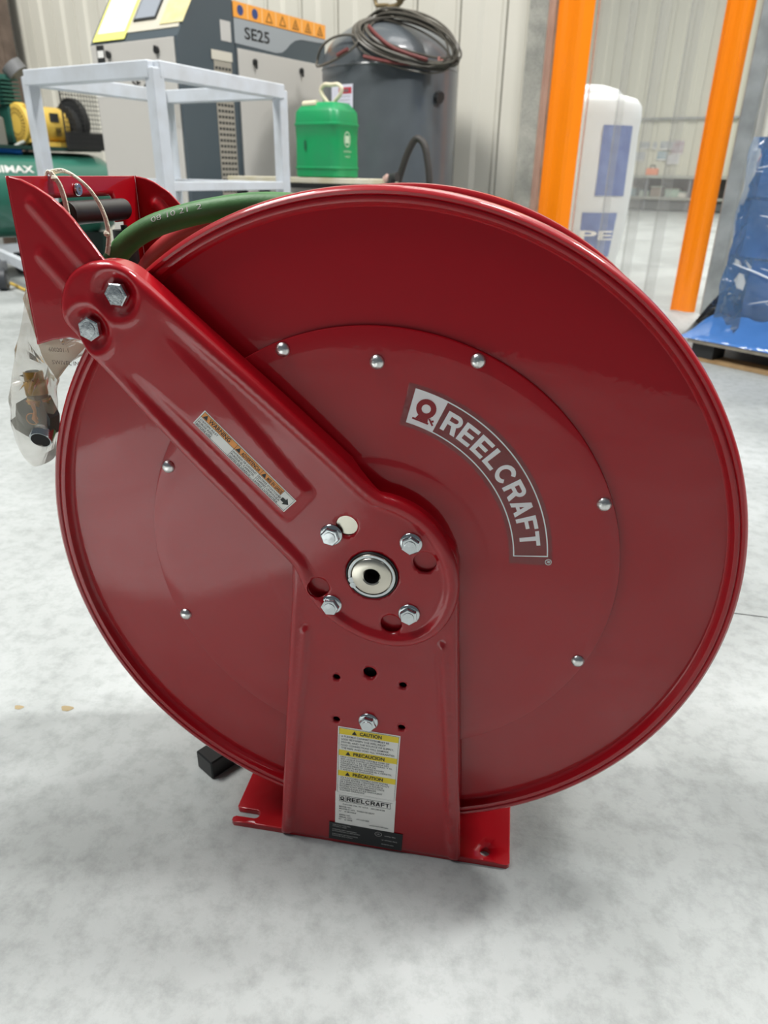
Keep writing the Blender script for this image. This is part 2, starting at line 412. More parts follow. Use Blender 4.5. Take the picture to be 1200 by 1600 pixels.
def circ(x, z, r, n=24): return [(x + r * math.cos(2 * math.pi * k / n), z + r * math.sin(2 * math.pi * k / n)) for k in range(n)]
def ss(a, b, x):
    t = np.clip((x - a) / (b - a), 0, 1); return t * t * (3 - 2 * t)

# ================================================================== THE SETTING
mb = MB()
def quad(mb, pts): mb.add(pts, [tuple(range(len(pts)))])
# floor slab with a sawn joint that runs off to the right behind the reel
J = [(0.10, 0.5504), (9.0, 0.190)]
def jl(x, o): return 0.5504 - (x - .10) * 0.0405 + o
quad(mb, [(-12, -3, 0), (0.10, -3, 0), (0.10, jl(.1, 0), 0), (0.10, 30, 0), (-12, 30, 0)])
quad(mb, [(0.10, -3, 0), (9, -3, 0), (9, jl(9, -.0015), 0), (0.10, jl(.1, -.0015), 0)])
quad(mb, [(0.10, jl(.1, .0015), 0), (9, jl(9, .0015), 0), (9, 30, 0), (0.10, 30, 0)])
quad(mb, [(0.10, jl(.1, -.0015), -.004), (9, jl(9, -.0015), -.004), (9, jl(9, .0015), -.004), (0.10, jl(.1, .0015), -.004)])
quad(mb, [(0.10, jl(.1, -.0015), -.004), (9, jl(9, -.0015), -.004), (9, jl(9, -.0015), 0), (0.10, jl(.1, -.0015), 0)])
quad(mb, [(0.10, jl(.1, .0015), -.004), (9, jl(9, .0015), -.004), (9, jl(9, .0015), 0), (0.10, jl(.1, .0015), 0)])
floor = struct('floor', mb, FLOOR, bg=False)
TW = 3.738
PITCH = .285
def ribs(s0, s1, t, z0, z1, pitch=PITCH, phase=0, dep=.014):
    """corrugated cladding seen from -t: flat pan, shallow step, narrow seam gap"""
    mbx = MB(); k0 = math.floor((s0 - phase) / pitch); prof = []
    s = phase + k0 * pitch
    while s < s1:
        for a, d in ((0, 0), (.004, .010), (.010, .010), (.014, 0), (.12, 0), (.15, dep), (.25, dep), (.27, 0)):
            x = s + a * pitch / .285
            if s0 <= x <= s1: prof.append((x, d))
        s += pitch
    prof = [(s0, 0)] + prof + [(s1, 0)]
    n = len(prof); v = [(x, t + d, z0) for x, d in prof] + [(x, t + d, z1) for x, d in prof]
    mbx.add(v, [(i, i + 1, n + i + 1, n + i) for i in range(n - 1)])
    return mbx
struct('wall_back', ribs(-8.2, -1.56, TW, 0, 4.0, phase=-1.728), WALLM)
struct('wall_right', ribs(-.368, 4.5, TW, 0, 4.0, phase=-.31), WALLM)
struct('wall_above_door', ribs(-1.56, -.30, TW, 2.6, 4.0, phase=-1.728), WALLM)
struct('wall_far', ribs(-16, 8, 18.5, 0, 6.5, pitch=.42, phase=-5.2, dep=.03), FARW)
# corrugation seams: the overlapping sheets show thin dark gaps
for i in range(23):
    s = -1.728 - i * PITCH
    if s < -8.1: break
    struct('trim_%d' % (i + 1), MB().box((s + .007, TW + .009, 2.0), (.005, .002, 4.0)), LINE)
# jambs of the doorway
struct('trim_24', MB().box((-1.505, TW - .01, 1.3), (.11, .12, 2.6)), CONC2)
struct('trim_25', MB().box((-.405, TW - .012, 1.3), (.072, .10, 2.6), bev=.006), GALV)
struct('trim_26', MB().box((-5.9, 18.44, 1.9), (20, .06, .04)), GALV)

# ================================================================== HOSE REEL
H = .3341
CX, CZ = .0012, H + .0015
reel = thing('hose_reel', 'large glossy red twin hose reel standing on the grey concrete floor', 'hose reel', (0, 0, 0))
def part(name, mb, m, label=None, parent=reel): return obj(name, mb, m, parent, label)

# base plate, slotted at the left, holed at the right
def baseplate():
    L, Rr, y0, y1 = -.1515, .1462, -.0172, .195
    o = [(L + .003, y0), (Rr - .003, y0), (Rr, y0 + .003), (Rr, y1), (L, y1)]
    slot = [(L, .0035), (L + .003, .001), (-.129, .001)] + [(-.129 + .0052 * math.sin(a), -.0042 + .0052 * math.cos(a)) for a in np.linspace(.3, math.pi - .3, 6)] + [(-.129, -.0094), (L + .003, -.0094), (L, -.0115), (L, y0 + .002)]
    out = np.array(o + slot); hole = circ(.1205, -.0058, .0057, 20)
    pl = lambda x, y, z: (x, z, .007 - y)
    return sheet(out, [hole, circ(.12, .18, .0057, 16)], None, .012, .0012, .0068, pl, hskirt=.0068)
part('base_plate', baseplate(), RED)

# flange discs
def flange(front, y0):
    sg = 1 if front else -1
    pr = [(.028, 0), (.10, 0), (.19, 0), (.24, .0012), (.2825, .0042), (.2858, .0046), (.2872, .0035), (.288, .0005), (.2893, -.0026), (.2912, -.0033), (.2932, -.0030), (.2938, -.0024), (.2946, -.0036),
          (.2965, -.0042), (.2985, -.0030), (.2998, -.0002), (.3003, .0035), (.2996, .007), (.297, .0092), (.294, .0094), (.292, .0078), (.289, .0070), (.2825, .0062), (.24, .0032), (.19, .002), (.028, .002)]
    return MB().lathe([(r, y0 + sg * y) for r, y in pr], (0, 0, H), 'Y', 192, closed=True)
part('front_flange', flange(True, .0010), RED, 'near red disc with a rolled rim')
part('rear_flange', flange(False, .1665), RED, 'far red disc seen over the near one')
# hub plate, slightly dished, thin edge
pr = [(.0285, -.0062), (.05, -.0061), (.094, -.0059), (.098, -.0050), (.102, -.0046), (.15, -.0040), (.19, -.0033), (.2020, -.0029), (.2036, -.0024), (.2040, -.0016), (.2040, .0004), (.10, .0004), (.0285, .0004)]
part('hub_plate', MB().lathe(pr, (0, 0, H), 'Y', 160, closed=True), RED, 'round red cover plate riveted to the near disc')
# stepped boss ring around the shaft, half hidden behind the arm
0 and part('hub_boss', MB().lathe([(.03, -.0155), (.066, -.0150), (.070, -.0135), (.072, -.011), (.078, -.0052), (.090, -.0046)], (0, 0, H), 'Y', 96), RED)
rv = MB().lathe([(0, -.0034), (.0025, -.0033), (.0042, -.0026), (.0054, -.0012), (.0058, 0)], (0, 0, 0), 'Y', 20)
rmesh = rv.mesh('rivet'); fixnormals(rmesh); rmesh.materials.append(RIVET)
for a in (22.4, 67.5, 90.2, 112.4, 157.4, -157.6, -22.8, -67.5, -112.5):
    o = bpy.data.objects.new('rivet', rmesh); COL.objects.link(o); o.parent = reel
    rr = .1772 if a == 90.2 else .1973
    o.location = (rr * math.cos(R(a)), -.0034 - (.0006 if a == 90.2 else 0), H + rr * math.sin(R(a)))
# drum and wound hoses between the discs
part('drum', MB().cyl((0, .004, H), (0, .164, H), .12, 64), RED)
def helix(r, y0, y1, turns, a0, n=56):
    N = int(turns * n)
    return [(r * math.cos(a0 + 2 * math.pi * i / n), y0 + (y1 - y0) * i / N, H + r * math.sin(a0 + 2 * math.pi * i / n)) for i in range(N + 1)]
coil = MB()
for r in (.262, .240):
    for y in (.027, .047, .067): coil.tube(helix(r, y, y, 1, 0)[:-1], .0098, 8, closed=True)
part('wound_green_hose', coil, GHOSE)
coil = MB()
for r in (.262, .240):
    for y in (.097, .117, .137): coil.tube(helix(r, y, y, 1, 0)[:-1], .0098, 8, closed=True)
part('wound_red_hose', coil, RHOSE)
# free hose runs from coil to guide
gp = catmull([(-.262, .052, H + .168), (-.257, .052, H + .199), (-.2445, .052, H + .2270), (-.2270, .052, H + .2480), (-.2050, .052, H + .2620), (-.1750, .052, H + .2720), (-.1400, .052, H + .2795), (-.1050, .052, H + .2835), (-.06, .052, H + .2820), (0, .052, H + .272), (.05, .052, H + .262)], 5, closed=False)
gh = part('green_hose', MB().tube(gp, .0090, 18), GHOSE, 'green ribbed hose curving from the reel to its guide')
rp = catmull([(-.262, .118, H + .168), (-.254, .118, H + .205), (-.236, .118, H + .232), (-.205, .118, H + .254), (-.165, .118, H + .268), (-.12, .118, H + .279), (-.07, .118, H + .2835), (0, .118, H + .273), (.05, .118, H + .262)], 5, closed=False)
part('red_hose', MB().tube(rp, .0078, 14), RHOSE, 'red hose running beside the green one')
# printed code on the hose
P3 = [Vector(p) for p in gp]
def hose_map(u, v, a=-2.0):
    # u along the hose from its middle, v around it
    L = 0; i = 18
    while i < len(P3) - 2:
        d = (P3[i + 1] - P3[i]).length
        if L + d > u: break
        L += d; i += 1
    t = (P3[i + 1] - P3[i]).normalized(); c = P3[i] + t * (u - L); nrm = Vector((0, 1, 0)).cross(t).normalized()
    if nrm.z < 0: nrm = -nrm
    an = .55 + v / .0092
    return c + (nrm * math.sin(an) + Vector((0, -1, 0)) * math.cos(an)) * .00925
mb = MB(); text(mb, '08 10 21  2', .022, -.003, .0042, hose_map, width=.045); obj('printed_code', mb, GINK, gh)

# column (upright) ----------------------------------------------------------
YC = -.0205
col_o = [(-.0964, .0012), (-.0718, H - .0267), (-.0706, H + .006)] + [(.0712 * math.cos(R(a)), H + .0712 * math.sin(R(a))) for a in range(170, 31, -6)] + [(.0690, H + .0290), (.0722, H + .0190), (.0731, H + .008), (.0959, .0012)]
def col_h(P, d):
    y = np.zeros(len(P)); X, Z = P[:, 0], P[:, 1] - H
    for (xa, za, xb, zb, top) in ((-.0600, -.0600, -.0862, -.3265, 1), (.0632, -.0600, .0868, -.3265, 1)):
        t = (Z - za) / (zb - za); xc = xa + (xb - xa) * t; q = np.abs(X - xc)
        k = ss(.0, .03, t) if top else 1
        y -= .0036 * (1 - ss(.0014, .0046, q)) * np.where(t > 0, k, 0) * (1 - ss(.90, .985, t))
    # edge band stands proud of the web
    y += .0022 * ss(.009, .0135, .0725 - Z * .0708 - np.abs(X)) * ss(-.02, -.06, Z)
    return y
ch = [circ(-.0323, H - .1154, .0037, 18), circ(-.0008, H - .1055, .0064, 24), circ(.0300, H - .1153, .0037, 18), circ(-.0329, H - .1658, .0037, 18), circ(.0302, H - .1652, .0037, 18), circ(CX, CZ, .0222, 36)]
csh = sheet(col_o, ch, col_h, .0032, .0055, .0145, lambda x, y, z: (x, YC + y, z), hskirt=.003)
part('front_upright', csh, RED, 'near red pressed upright carrying the labels')
part('upright_inner_shade', MB().prism([(-.085, .01), (.085, .01), (.062, H - .05), (-.06, H - .05)], (-.0105, -.0085)), VOIDM, 'near-black sheet standing for the shade inside the upright')  # near-black sheet stands in for shade behind the upright's holes
# rear upright and rear arm (far side of the reel)
part('rear_upright', sheet(col_o, [], None, .012, .0045, .013, lambda x, y, z: (x, .1955 - y, z)), RED)

# guide arm ----------------------------------------------------------------
YA = -.0285
arm_o = [(-.2432, .2050), (-.2410, .2190), (-.2360, .2290), (-.2290, .2370), (-.2190, .2425), (-.2070, .2455), (-.1950, .2450), (-.1850, .2415), (-.1770, .2362), (-.150, .2135), (-.1190, .1870), (-.0890, .1613), (-.0550, .1316), (-.0250, .1050), (-.0050, .0865), (.0080, .0770), (.0210, .0735), (.0400, .0640), (.0560, .0490), (.0675, .0295), (.0740, .0090), (.0748, -.0100), (.0706, -.0300), (.0618, -.0472), (.0470, -.0608), (.0300, -.0672), (.0130, -.0680), (-.0095, -.0628), (-.0300, -.0518), (-.0455, -.0385), (-.0560, -.0235), (-.0625, -.0080), (-.0670, .0020), (-.0755, .0118), (-.0980, .0350), (-.1230, .0620), (-.1485, .0885), (-.1800, .1235), (-.2100, .1580), (-.2240, .1735), (-.2350, .1890)]
arm_s = catmull([(x, z + H) for x, z in arm_o], 4)
A0 = np.array((-.206, .209)); DIR = np.array((.749, -.662)); NRM = np.array((.662, .749))
def arm_h(P, d):
    q = P - np.array((0, H)); a = (q - A0) @ DIR; l = q @ NRM; rh = np.hypot(q[:, 0] - .003, q[:, 1] - .002)
    # perimeter band stays proud, the web inside sinks
    k = ss(.02, .11, a)
    y = .0040 * ss(.0085, .0135, d) * np.maximum(k, ss(.10, .06, rh))
    # raised panel that carries the warning label
    lc = .0185 - .020 * ss(.03, .25, a) * .75; hw = .0215 - .004 * ss(.05, .22, a)
    pa = ss(.035, .105, a) * (1 - ss(.202, .212, a))
    y -= .0038 * pa * (1 - ss(hw - .004, hw + .0035, np.abs(l - lc + .0)))
    # cupped seats round the two guide bolts
    for bx, bz in ((-.1945, .2221), (-.2207, .1954)):
        rr = np.hypot(q[:, 0] - bx, q[:, 1] - bz); y += .0055 * (1 - ss(.0095, .0185, rr)); y -= .0008 * np.exp(-((rr - .0205) / .003) ** 2)
    return y
ah = [circ(CX, CZ, .0226, 48), circ(-.0205, H + .0455, .0094, 24), circ(.0452, H + .0188, .0098, 24), circ(-.0455, H - .0158, .0094, 24), circ(.0185, H - .0455, .0094, 24)]
def arm_skirt(p):
    r = math.hypot(p[0] - .003, p[1] - H - .002); return .0215 if r > .10 else .0065 + .015 * max(0, (r - .074) / .026)
part('guide_arm', sheet(arm_s, ah, arm_h, .0027, .0058, arm_skirt, lambda x, y, z: (x, YA + y, z), hskirt=.0025), RED, 'red pressed arm reaching up left to the hose guide')
part('rear_guide_arm', sheet(arm_s, [], None, .012, .005, .018, lambda x, y, z: (x, .2035 - y, z)), RED)

# hub: black seal, snap ring, bored nickel shaft
yb = YA + .004
part('shaft_seal', MB().lathe([(.0225, .003), (.0225, -.0006), (.0219, -.0014), (.0212, -.0014), (.0208, 0), (.0208, .004)], (CX, yb, CZ), 'Y', 48), BLACK)
sh = part('shaft_end', MB().lathe([(.0208, .004), (.0208, -.0010), (.0202, -.0020), (.0192, -.0020), (.0186, -.0004), (.0176, -.0004), (.0170, -.0026), (.0162, -.0032), (.0080, -.0032), (.0069, -.0022), (.0066, .012), (.0, .012)], (CX, yb, CZ), 'Y', 56), NICKEL, 'bored shiny metal shaft end')
obj('bore', MB().lathe([(.0065, -.0004), (.0061, .0006), (.0065, .0016), (.0061, .0026), (.0065, .0036), (.0061, .0046), (.0063, .0112), (0, .0113)], (CX, yb, CZ), 'Y', 32), VOIDM, sh)
# snap ring with two eyes at the lower left
obj('snap_ring', MB().lathe([(.0180, -.0008), (.0200, -.0008), (.0200, -.0020), (.0180, -.0020)], (CX, yb - .0004, CZ), 'Y', 60, closed=True, smooth=False, a0=R(212), a1=R(552)).cyl((CX - .0172, yb - .0030, CZ - .0050), (CX - .0172, yb - .001, CZ - .0050), .0027, 14).cyl((CX - .0158, yb - .0030, CZ - .0098), (CX - .0158, yb - .001, CZ - .0098), .0027, 14), STEEL, sh)

# bolts -------------------------------------------------------------------
def hexbolt(flange=True, r=.0080, h=.0062):
    m = MB()
    if flange: m.lathe([(0, -.0004), (.0093, -.0004), (.0096, -.0010), (.0090, -.0020), (.0078, -.0026), (0, -.0026)], (0, .0004, 0), 'Y', 32)
    k = [(r * math.cos(R(60 * i + 8)), r * math.sin(R(60 * i + 8))) for i in range(6)]
    y0 = -.0018; y1 = -h
    m.prism(k, (y1 + .0007, y0)); kk = [(a * .9, b * .9) for a, b in k]
    m.add([(a, y1 + .0007, b) for a, b in k] + [(a, y1, b) for a, b in kk], [(i, (i + 1) % 6, (i + 1) % 6 + 6, i + 6) for i in range(6)] + [tuple(range(6, 12))])
    m.lathe([(r * .62, y1 - .0001), (r * .6, y1 - .0006), (0, y1 - .0008)], (0, 0, 0), 'Y', 20)
    x = m.mesh('bolt'); fixnormals(x); x.materials.append(STEEL); return x
bm1 = hexbolt(); bm2 = hexbolt(False, .0092, .0068)
for (x, z, y, m, rot) in ((-.0335, .0363, YA + .0040, bm1, 20), (.0333, .0353, YA + .0040, bm1, 40), (-.0346, -.0322, YA + .0040, bm1, 5), (.0340, -.0330, YA + .0040, bm1, 30), (-.0017, -.1629, YC + .0022, bm1, 18), (-.1945, .2221, YA + .0058, bm2, 12), (-.2207, .1954, YA + .0058, bm2, 35)):
    o = bpy.data.objects.new('bolt', m); COL.objects.link(o); o.parent = reel; o.location = (x, y, H + z); o.rotation_euler = (0, R(rot), 0)
part('plated_washer', MB().cyl((-.0205, YC - .0018, H + .0455), (-.0205, YC - .0002, H + .0455), .0089, 28), NICKEL, 'bright washer seen through the arm hole')

# hose guide hood ----------------------------------------------------------
YG = -.0215
hood_o = [(-.2712, .3008), (-.2611, .2987), (-.2499, .2938), (-.2391, .2873), (-.2309, .2803), (-.2242, .2727), (-.2177, .2637), (-.2124, .2564), (-.2079, .2499), (-.2000, .2400), (-.1880, .2290), (-.1860, .2120), (-.2050, .1840), (-.2250, .1830), (-.2429, .1864), (-.2572, .1838), (-.2712, .1795)]
hood_s = [(x, z + H) for x, z in hood_o]
def hood_h(P, d):
    q = P - np.array((0, H)); y = np.zeros(len(P))
    for ax, az, L in ((-.2540, .2830, .060), (-.2530, .2470, .050)):
        dx, dz = .655, -.755; a = (q[:, 0] - ax) * dx + (q[:, 1] - az) * dz; l = (q[:, 0] - ax) * -dz + (q[:, 1] - az) * dx
        t = np.clip(a, 0, L) ; r = np.hypot(a - t, l); y -= .0024 * (1 - ss(.0018, .0072, r))
    return y
gd = part('hose_guide_cheek', sheet(hood_s, [], hood_h, .0026, .0012, .003, lambda x, y, z: (x, YG + y, z)), RED, 'near cheek plate of the hose guide')
def hood_rh(P, d):
    q = P - np.array((0, H)); ax, az, L = -.2520, .2760, .060; dx, dz = .70, -.714
    a = (q[:, 0] - ax) * dx + (q[:, 1] - az) * dz; l = (q[:, 0] - ax) * -dz + (q[:, 1] - az) * dx; t = np.clip(a, 0, L)
    return .0045 * (1 - ss(.0022, .0068, np.hypot(a - t, l)))
hood_r = [(-.2712, .3012), (-.2600, .2990), (-.2511, .2956), (-.2377, .2875), (-.2243, .2737), (-.2141, .2585), (-.2020, .2420), (-.1880, .2290), (-.1860, .2120), (-.2050, .1840), (-.2712, .1795)]
part('hose_guide_cheek', sheet([(x, z + H) for x, z in hood_r], [], lambda P, d: -hood_rh(P, d), .003, .0012, .002, lambda x, y, z: (x, .1700 + y, z)), RED, 'far cheek plate of the hose guide')
bk = [(YG + .001, .1795), (.170, .1795), (.170, .3010), (YG + .001, .3006)]
op = [(.030, .2845), (.1215, .2845), (.1245, .2815), (.1245, .262), (.1400, .262), (.1400, .190), (.010, .190), (.010, .262), (.027, .262), (.027, .2815)]
part('hose_guide_back', sheet([(a, b + H) for a, b in bk], [resample([(a, b + H) for a, b in op], .006)], None, .006, .0006, .002, lambda x, y, z: (-.2705 - y, x, z), hskirt=.002), RED, 'back plate of the guide with its roller window')
part('guide_roller', MB().cyl((-.262, .032, H + .2735), (-.262, .1225, H + .2735), .0092, 24).cyl((-.262, .026, H + .2735), (-.262, .129, H + .2735), .003, 12), BLACK)
part('guide_roller', MB().cyl((-.262, .121, H + .196), (-.262, .121, H + .256), .0105, 24).cyl((-.262, .121, H + .19), (-.262, .121, H + .260), .003, 12), BLACK)
part('guide_roller', MB().cyl((-.262, .020, H + .196), (-.262, .020, H + .256), .0105, 24).cyl((-.262, .020, H + .19), (-.262, .020, H + .260), .003, 12), BLACK)
for y, z in ((.0660, .2905), (.1320, .2735), (.010, .273)):
    part('screw', MB().lathe([(.0014, .0012), (.0018, .0022), (.0044, .0022), (.0050, .0010), (.0050, 0)], (-.2700, y, H + z), 'X', 20).cyl((-.2700, y, H + z), (-.2688, y, H + z), .0018, 6), STEEL)
# small pressings in the outer edge of the cheek (dimple marks)
part('guide_edge_strip', MB().box((-.2722, .074, H + .2395), (.0012, .188, .1195)), GREYM, 'bare metal outer edge of the guide') if False else None

# decals and labels -----------------------------------------------------------
AC = (-.0060, H + .0120)
ydec = lambda r0: np.interp(r0, [.102, .15, .19, .2020], [-.0046, -.0040, -.0033, -.0029])
def arc(r, a, lift=.00035):
    x = AC[0] + r * math.cos(R(a)); z = AC[1] + r * math.sin(R(a)); return (x, float(ydec(math.hypot(x, z - H))) - lift, z)
def arcpatch(mb, r0, r1, a0, a1, lift=.00035, n=28):
    v = []; 
    for i in range(n + 1):
        a = a0 + (a1 - a0) * i / n; v += [arc(r0, a, lift), arc(r1, a, lift)]
    mb.add(v, [(2 * i, 2 * i + 1, 2 * i + 3, 2 * i + 2) for i in range(n)]); return mb
FILMD = film('clear_decal_film', '#d88a8a', .965, .12, bump=.25, bscale=60, gloss=.4)
dfl = part('brand_decal', arcpatch(MB(), .1195, .1545, 78.5, 1.5, .00015, 40), FILMD, 'clear decal with curved white lettering')
mb = MB(); arcpatch(mb, .1229, .1512, 76.3, 66.0)
arcpatch(mb, .1502, .1512, 66.0, 4.6); arcpatch(mb, .1229, .1239, 66.0, 4.6); arcpatch(mb, .1229, .1512, 5.0, 4.6)
obj('decal_border', mb, DWHITE, dfl)
mb = MB()
rmid = .1370
wtot = R(64.6 - 9.0) * rmid
wordmark(mb, 0, -.0082, .0164, wtot, lambda u, v: arc(rmid + v, 64.4 - math.degrees(u / rmid), .0004))
text(mb, '®', 0, 0, .0052, lambda u, v: arc(.1490 + v, 3.9 - math.degrees(u / rmid), .0004), width=.0052)
obj('lettering', mb, DWHITE, dfl)
# little reel emblem in red on the white square
mb = MB(); ec = (.1385, 71.2)
def emb(u, v): return arc(ec[0] + v, ec[1] - math.degrees(u / rmid), .0006)
def ringm(mb, r0, r1, n=28, sx=1):
    v = []
    for i in range(n):
        a = 2 * math.pi * i / n; v += [emb(r0 * math.cos(a) * sx, r0 * math.sin(a)), emb(r1 * math.cos(a), r1 * math.sin(a))]
    mb.add(v, [(2 * i, 2 * i + 1, (2 * i + 3) % (2 * n), (2 * i + 2) % (2 * n)) for i in range(n)])
ringm(mb, .0036, .0078)
for pg in ([(-.0042, -.0066), (.0042, -.0066), (.0052, -.0098), (-.0056, -.0098)], [(-.0082, -.0098), (.0062, -.0098), (.0062, -.0112), (-.0082, -.0112)], [(.0040, -.0062), (.0058, -.0062), (.0106, -.0098), (.0096, -.0110)], [(.0074, -.0070), (.0090, -.0060), (.0098, -.0074), (.0082, -.0084)]):
    mb.add([emb(*p) for p in pg], [(0, 1, 2, 3)])
obj('reel_emblem', mb, mat('decal_red', '#8c0f1a', .4), dfl)

def plate_fn(o, ux, vx, y):   # o origin (x,z), ux unit vector of u, vx of v, at depth y
    return lambda u, v, l=0: (o[0] + ux[0] * u + vx[0] * v, y - l, o[1] + ux[1] * u + vx[1] * v)
def rect(mb, fn, u0, v0, u1, v1, l=0): mb.add([fn(u0, v0, l), fn(u1, v0, l), fn(u1, v1, l), fn(u0, v1, l)], [(0, 1, 2, 3)])
def plate(mb, fn, u0, v0, u1, v1, t=.0003):
    vs = [fn(a, b, l) for l in (0, t) for a, b in ((u0, v0), (u1, v0), (u1, v1), (u0, v1))]
    mb.add(vs, [(0, 1, 2, 3), (4, 5, 6, 7), (0, 1, 5, 4), (1, 2, 6, 5), (2, 3, 7, 6), (3, 0, 4, 7)])
def frame(mb, fn, u0, v0, u1, v1, w_, l):
    rect(mb, fn, u0, v0, u1, v0 + w_, l); rect(mb, fn, u0, v1 - w_, u1, v1, l); rect(mb, fn, u0, v0, u0 + w_, v1, l); rect(mb, fn, u1 - w_, v0, u1, v1, l)
def tri(mb, fn, u, v, s, l): mb.add([fn(u, v, l), fn(u + s, v, l), fn(u + s / 2, v + s * .9, l)], [(0, 1, 2)])

# warning strip on the arm: u along the arm, v across
o0 = np.array((-.1325, .1373)); o1 = np.array((-.0611, .0661)); ud = (o1 - o0) / np.linalg.norm(o1 - o0); LW = float(np.linalg.norm(o1 - o0)); vd = np.array((-ud[1], ud[0]))
LH = .0154
F0 = plate_fn((o0[0] - vd[0] * LH, H + o0[1] - vd[1] * LH), ud, vd, YA + .00005)
wl = MB(); plate(wl, F0, 0, 0, LW, LH, .0003); wl = part('warning_label', wl, WHITE, 'narrow orange and white warning strip on the arm')
mb = MB(); rect(mb, F0, .0012, LH * .60, LW - .0125, LH - .0009, .0004); obj('orange_band', mb, ORA, wl)
mb = MB(); frame(mb, F0, .0010, .0007, LW - .0010, LH - .0007, .0003, .0005)
secs = (.0012, .0365, .0648, LW - .0125)
for s_ in secs[1:]: rect(mb, F0, s_, .0009, s_ + .0003, LH - .0009, .0005)
rect(mb, F0, .001, LH * .595, LW - .0125, LH * .60 + .0002, .0005)
f5 = lambda u, v: F0(u, v, .0006)
for s_, wd, tt in ((secs[0], .0225, 'WARNING'), (secs[1], .0200, 'ADVERTENCIA'), (secs[2], .0165, 'MISE EN GARDE')):
    tri(mb, F0, s_ + .0012, LH * .65, .0045, .0006); text(mb, tt, s_ + .0068, LH * .66, .0036 if tt == 'WARNING' else .0031, f5, width=wd, bold=.02)
for s_, ls in ((secs[0], ('OXYGEN INLET', 'PURGE REEL', 'BEFORE USE')), (secs[1], ('ENTRADA DE OXIGENO', 'PURGUE EL CARRETEL', 'ANTES DE USARLO')), (secs[2], ("ENTREE D'OXYGENE", "CLARIFIEZ L'ENROULEUR", "AVANT L'UTILISATEUR"))):
    for i, tt in enumerate(ls): text(mb, tt, s_ + .001, LH * .60 - .0026 * (i + 1) - .0002, .0017, f5, width=min(.0255, .00155 * len(tt) * 1.0), bold=.01)
ax = LW - .0062; ay = LH * .5
mb.add([F0(ax + a, ay + b, .0006) for a, b in ((-.0035, -.0017), (.0000, -.0017), (.0000, -.0038), (.0042, 0), (.0000, .0038), (.0000, .0017), (-.0035, .0017))], [(0, 1, 2, 3, 4, 5, 6)])
obj('lettering', mb, INK, wl)

# caution label and identity plates on the upright
yl = YC + .0022 - .0001
def skewlab(tl, bl, wd): # a flat label whose left edge runs tl->bl
    e_ = np.array(tl) - np.array(bl); h_ = float(np.linalg.norm(e_)); v_ = e_ / h_; u_ = np.array((v_[1], -v_[0])); return plate_fn((bl[0], H + bl[1]), u_, v_, yl), h_
FA, hA = skewlab((-.0312, -.1735), (-.0340, -.2592), .0618); wA = .0608
la = MB(); plate(la, FA, 0, 0, wA, hA, .0003); la = part('caution_label', la, WHITE, 'white caution label with three yellow bands')
mb = MB(); bands = ((.9525, .0078), (.665, .0078), (.333, .0078))
yv = [hA - .0090, hA - .0362, hA - .0632]
for v_ in yv: rect(mb, FA, .0015, v_, wA - .0015, v_ + .0072, .0004)
obj('yellow_band', mb, YEL, la)
mb = MB(); frame(mb, FA, .0012, -.0, wA - .0012, hA - .0010, .0003, .0005); fa = lambda u, v: FA(u, v, .0006)
for v_, tt, u_, wd in ((yv[0], 'CAUTION', .0215, .0215), (yv[1], 'PRECAUCION', .0160, .0310), (yv[2], 'PRÉCAUTION', .0162, .0305)):
    tri(mb, FA, u_ - .0078, v_ + .0014, .0052, .0006); text(mb, tt, u_, v_ + .0017, .0040, fa, width=wd, bold=.03)
paras = ((yv[0], ('A FLEXIBLE CONNECTION MUST BE', 'USED BETWEEN THE REEL INLET', 'SWIVEL AND THE SOURCE OF SUPPLY.', 'RIGID CONNECTIONS WILL DAMAGE', 'THE REEL AND VOID ALL WARRANTIES.')),
         (yv[1], ('UNA CONECCION FLEXIBLE DEBE DE', 'SER USADA ENTRE LA ENTRADA DEL', 'CARRETEL Y EL EJE GIRATORIO Y EL', 'ORIGENO DE LA LINEA DE', 'ABASTECIMIENTO. CONECCIONES', 'RIGIDAS PUEDEN DAÑAR EL CARRETEL', 'Y ANULAR LA GARANTIA.')),
         (yv[2], ('UN RACCORD FLEXIBLE DOIT ENTRE', "UTILISE ENTRE L'ENTREE DE PIVOT", "DE L'ENROULEUR ET LA SOURCE", "D'ALIMENTATION. LES RACCORDS", 'RIGIDES VONT ENDOMMAGER', "L'ENROULEUR ET ILS ANNULENT", 'TOUTES GARANTIS.')))
for v_, ls in paras:
    st = .0050 if len(ls) == 5 else .00298
    st = .0037 if len(ls) == 5 else .00275
    if v_ == yv[2]: st = .0029
    for i, tt in enumerate(ls): text(mb, tt, .0035, v_ - st * (i + 1) + .0004, min(.0022, st * .68), fa, width=.00162 * len(tt), bold=.004)
obj('lettering', mb, INK, la)
FB, hB = skewlab((-.0348, -.2588), (-.0357, -.3040), .062); wB = .0620
FBo = FB; FB = lambda u, v, l=0: (lambda q: (q[0], q[1] - .0002, q[2]))(FBo(u, v, l))
lb = MB(); plate(lb, FB, 0, 0, wB, hB, .0003); lb = part('identity_label', lb, WHITE, 'white maker label below the caution label')
mb = MB(); fb = lambda u, v: FB(u, v, .0006)
frame(mb, FB, .0040, hB - .0128, .0570, hB - .0042, .0004, .0005); rect(mb, FB, .0105, hB - .0128, .0109, hB - .0042, .0005)
wordmark(mb, .0118, hB - .0112, .0054, .0440, fb); text(mb, '®', .0574, hB - .0050, .0012, fb)
for i in range(20):
    a, b = 2 * math.pi * i / 20, 2 * math.pi * (i + 1) / 20; c0 = (.0073, hB - .0080)
    mb.add([FB(c0[0] + r_ * math.cos(t_), c0[1] + r_ * math.sin(t_), .0006) for r_, t_ in ((.0011, a), (.0022, a), (.0022, b), (.0011, b))], [(0, 1, 2, 3)])
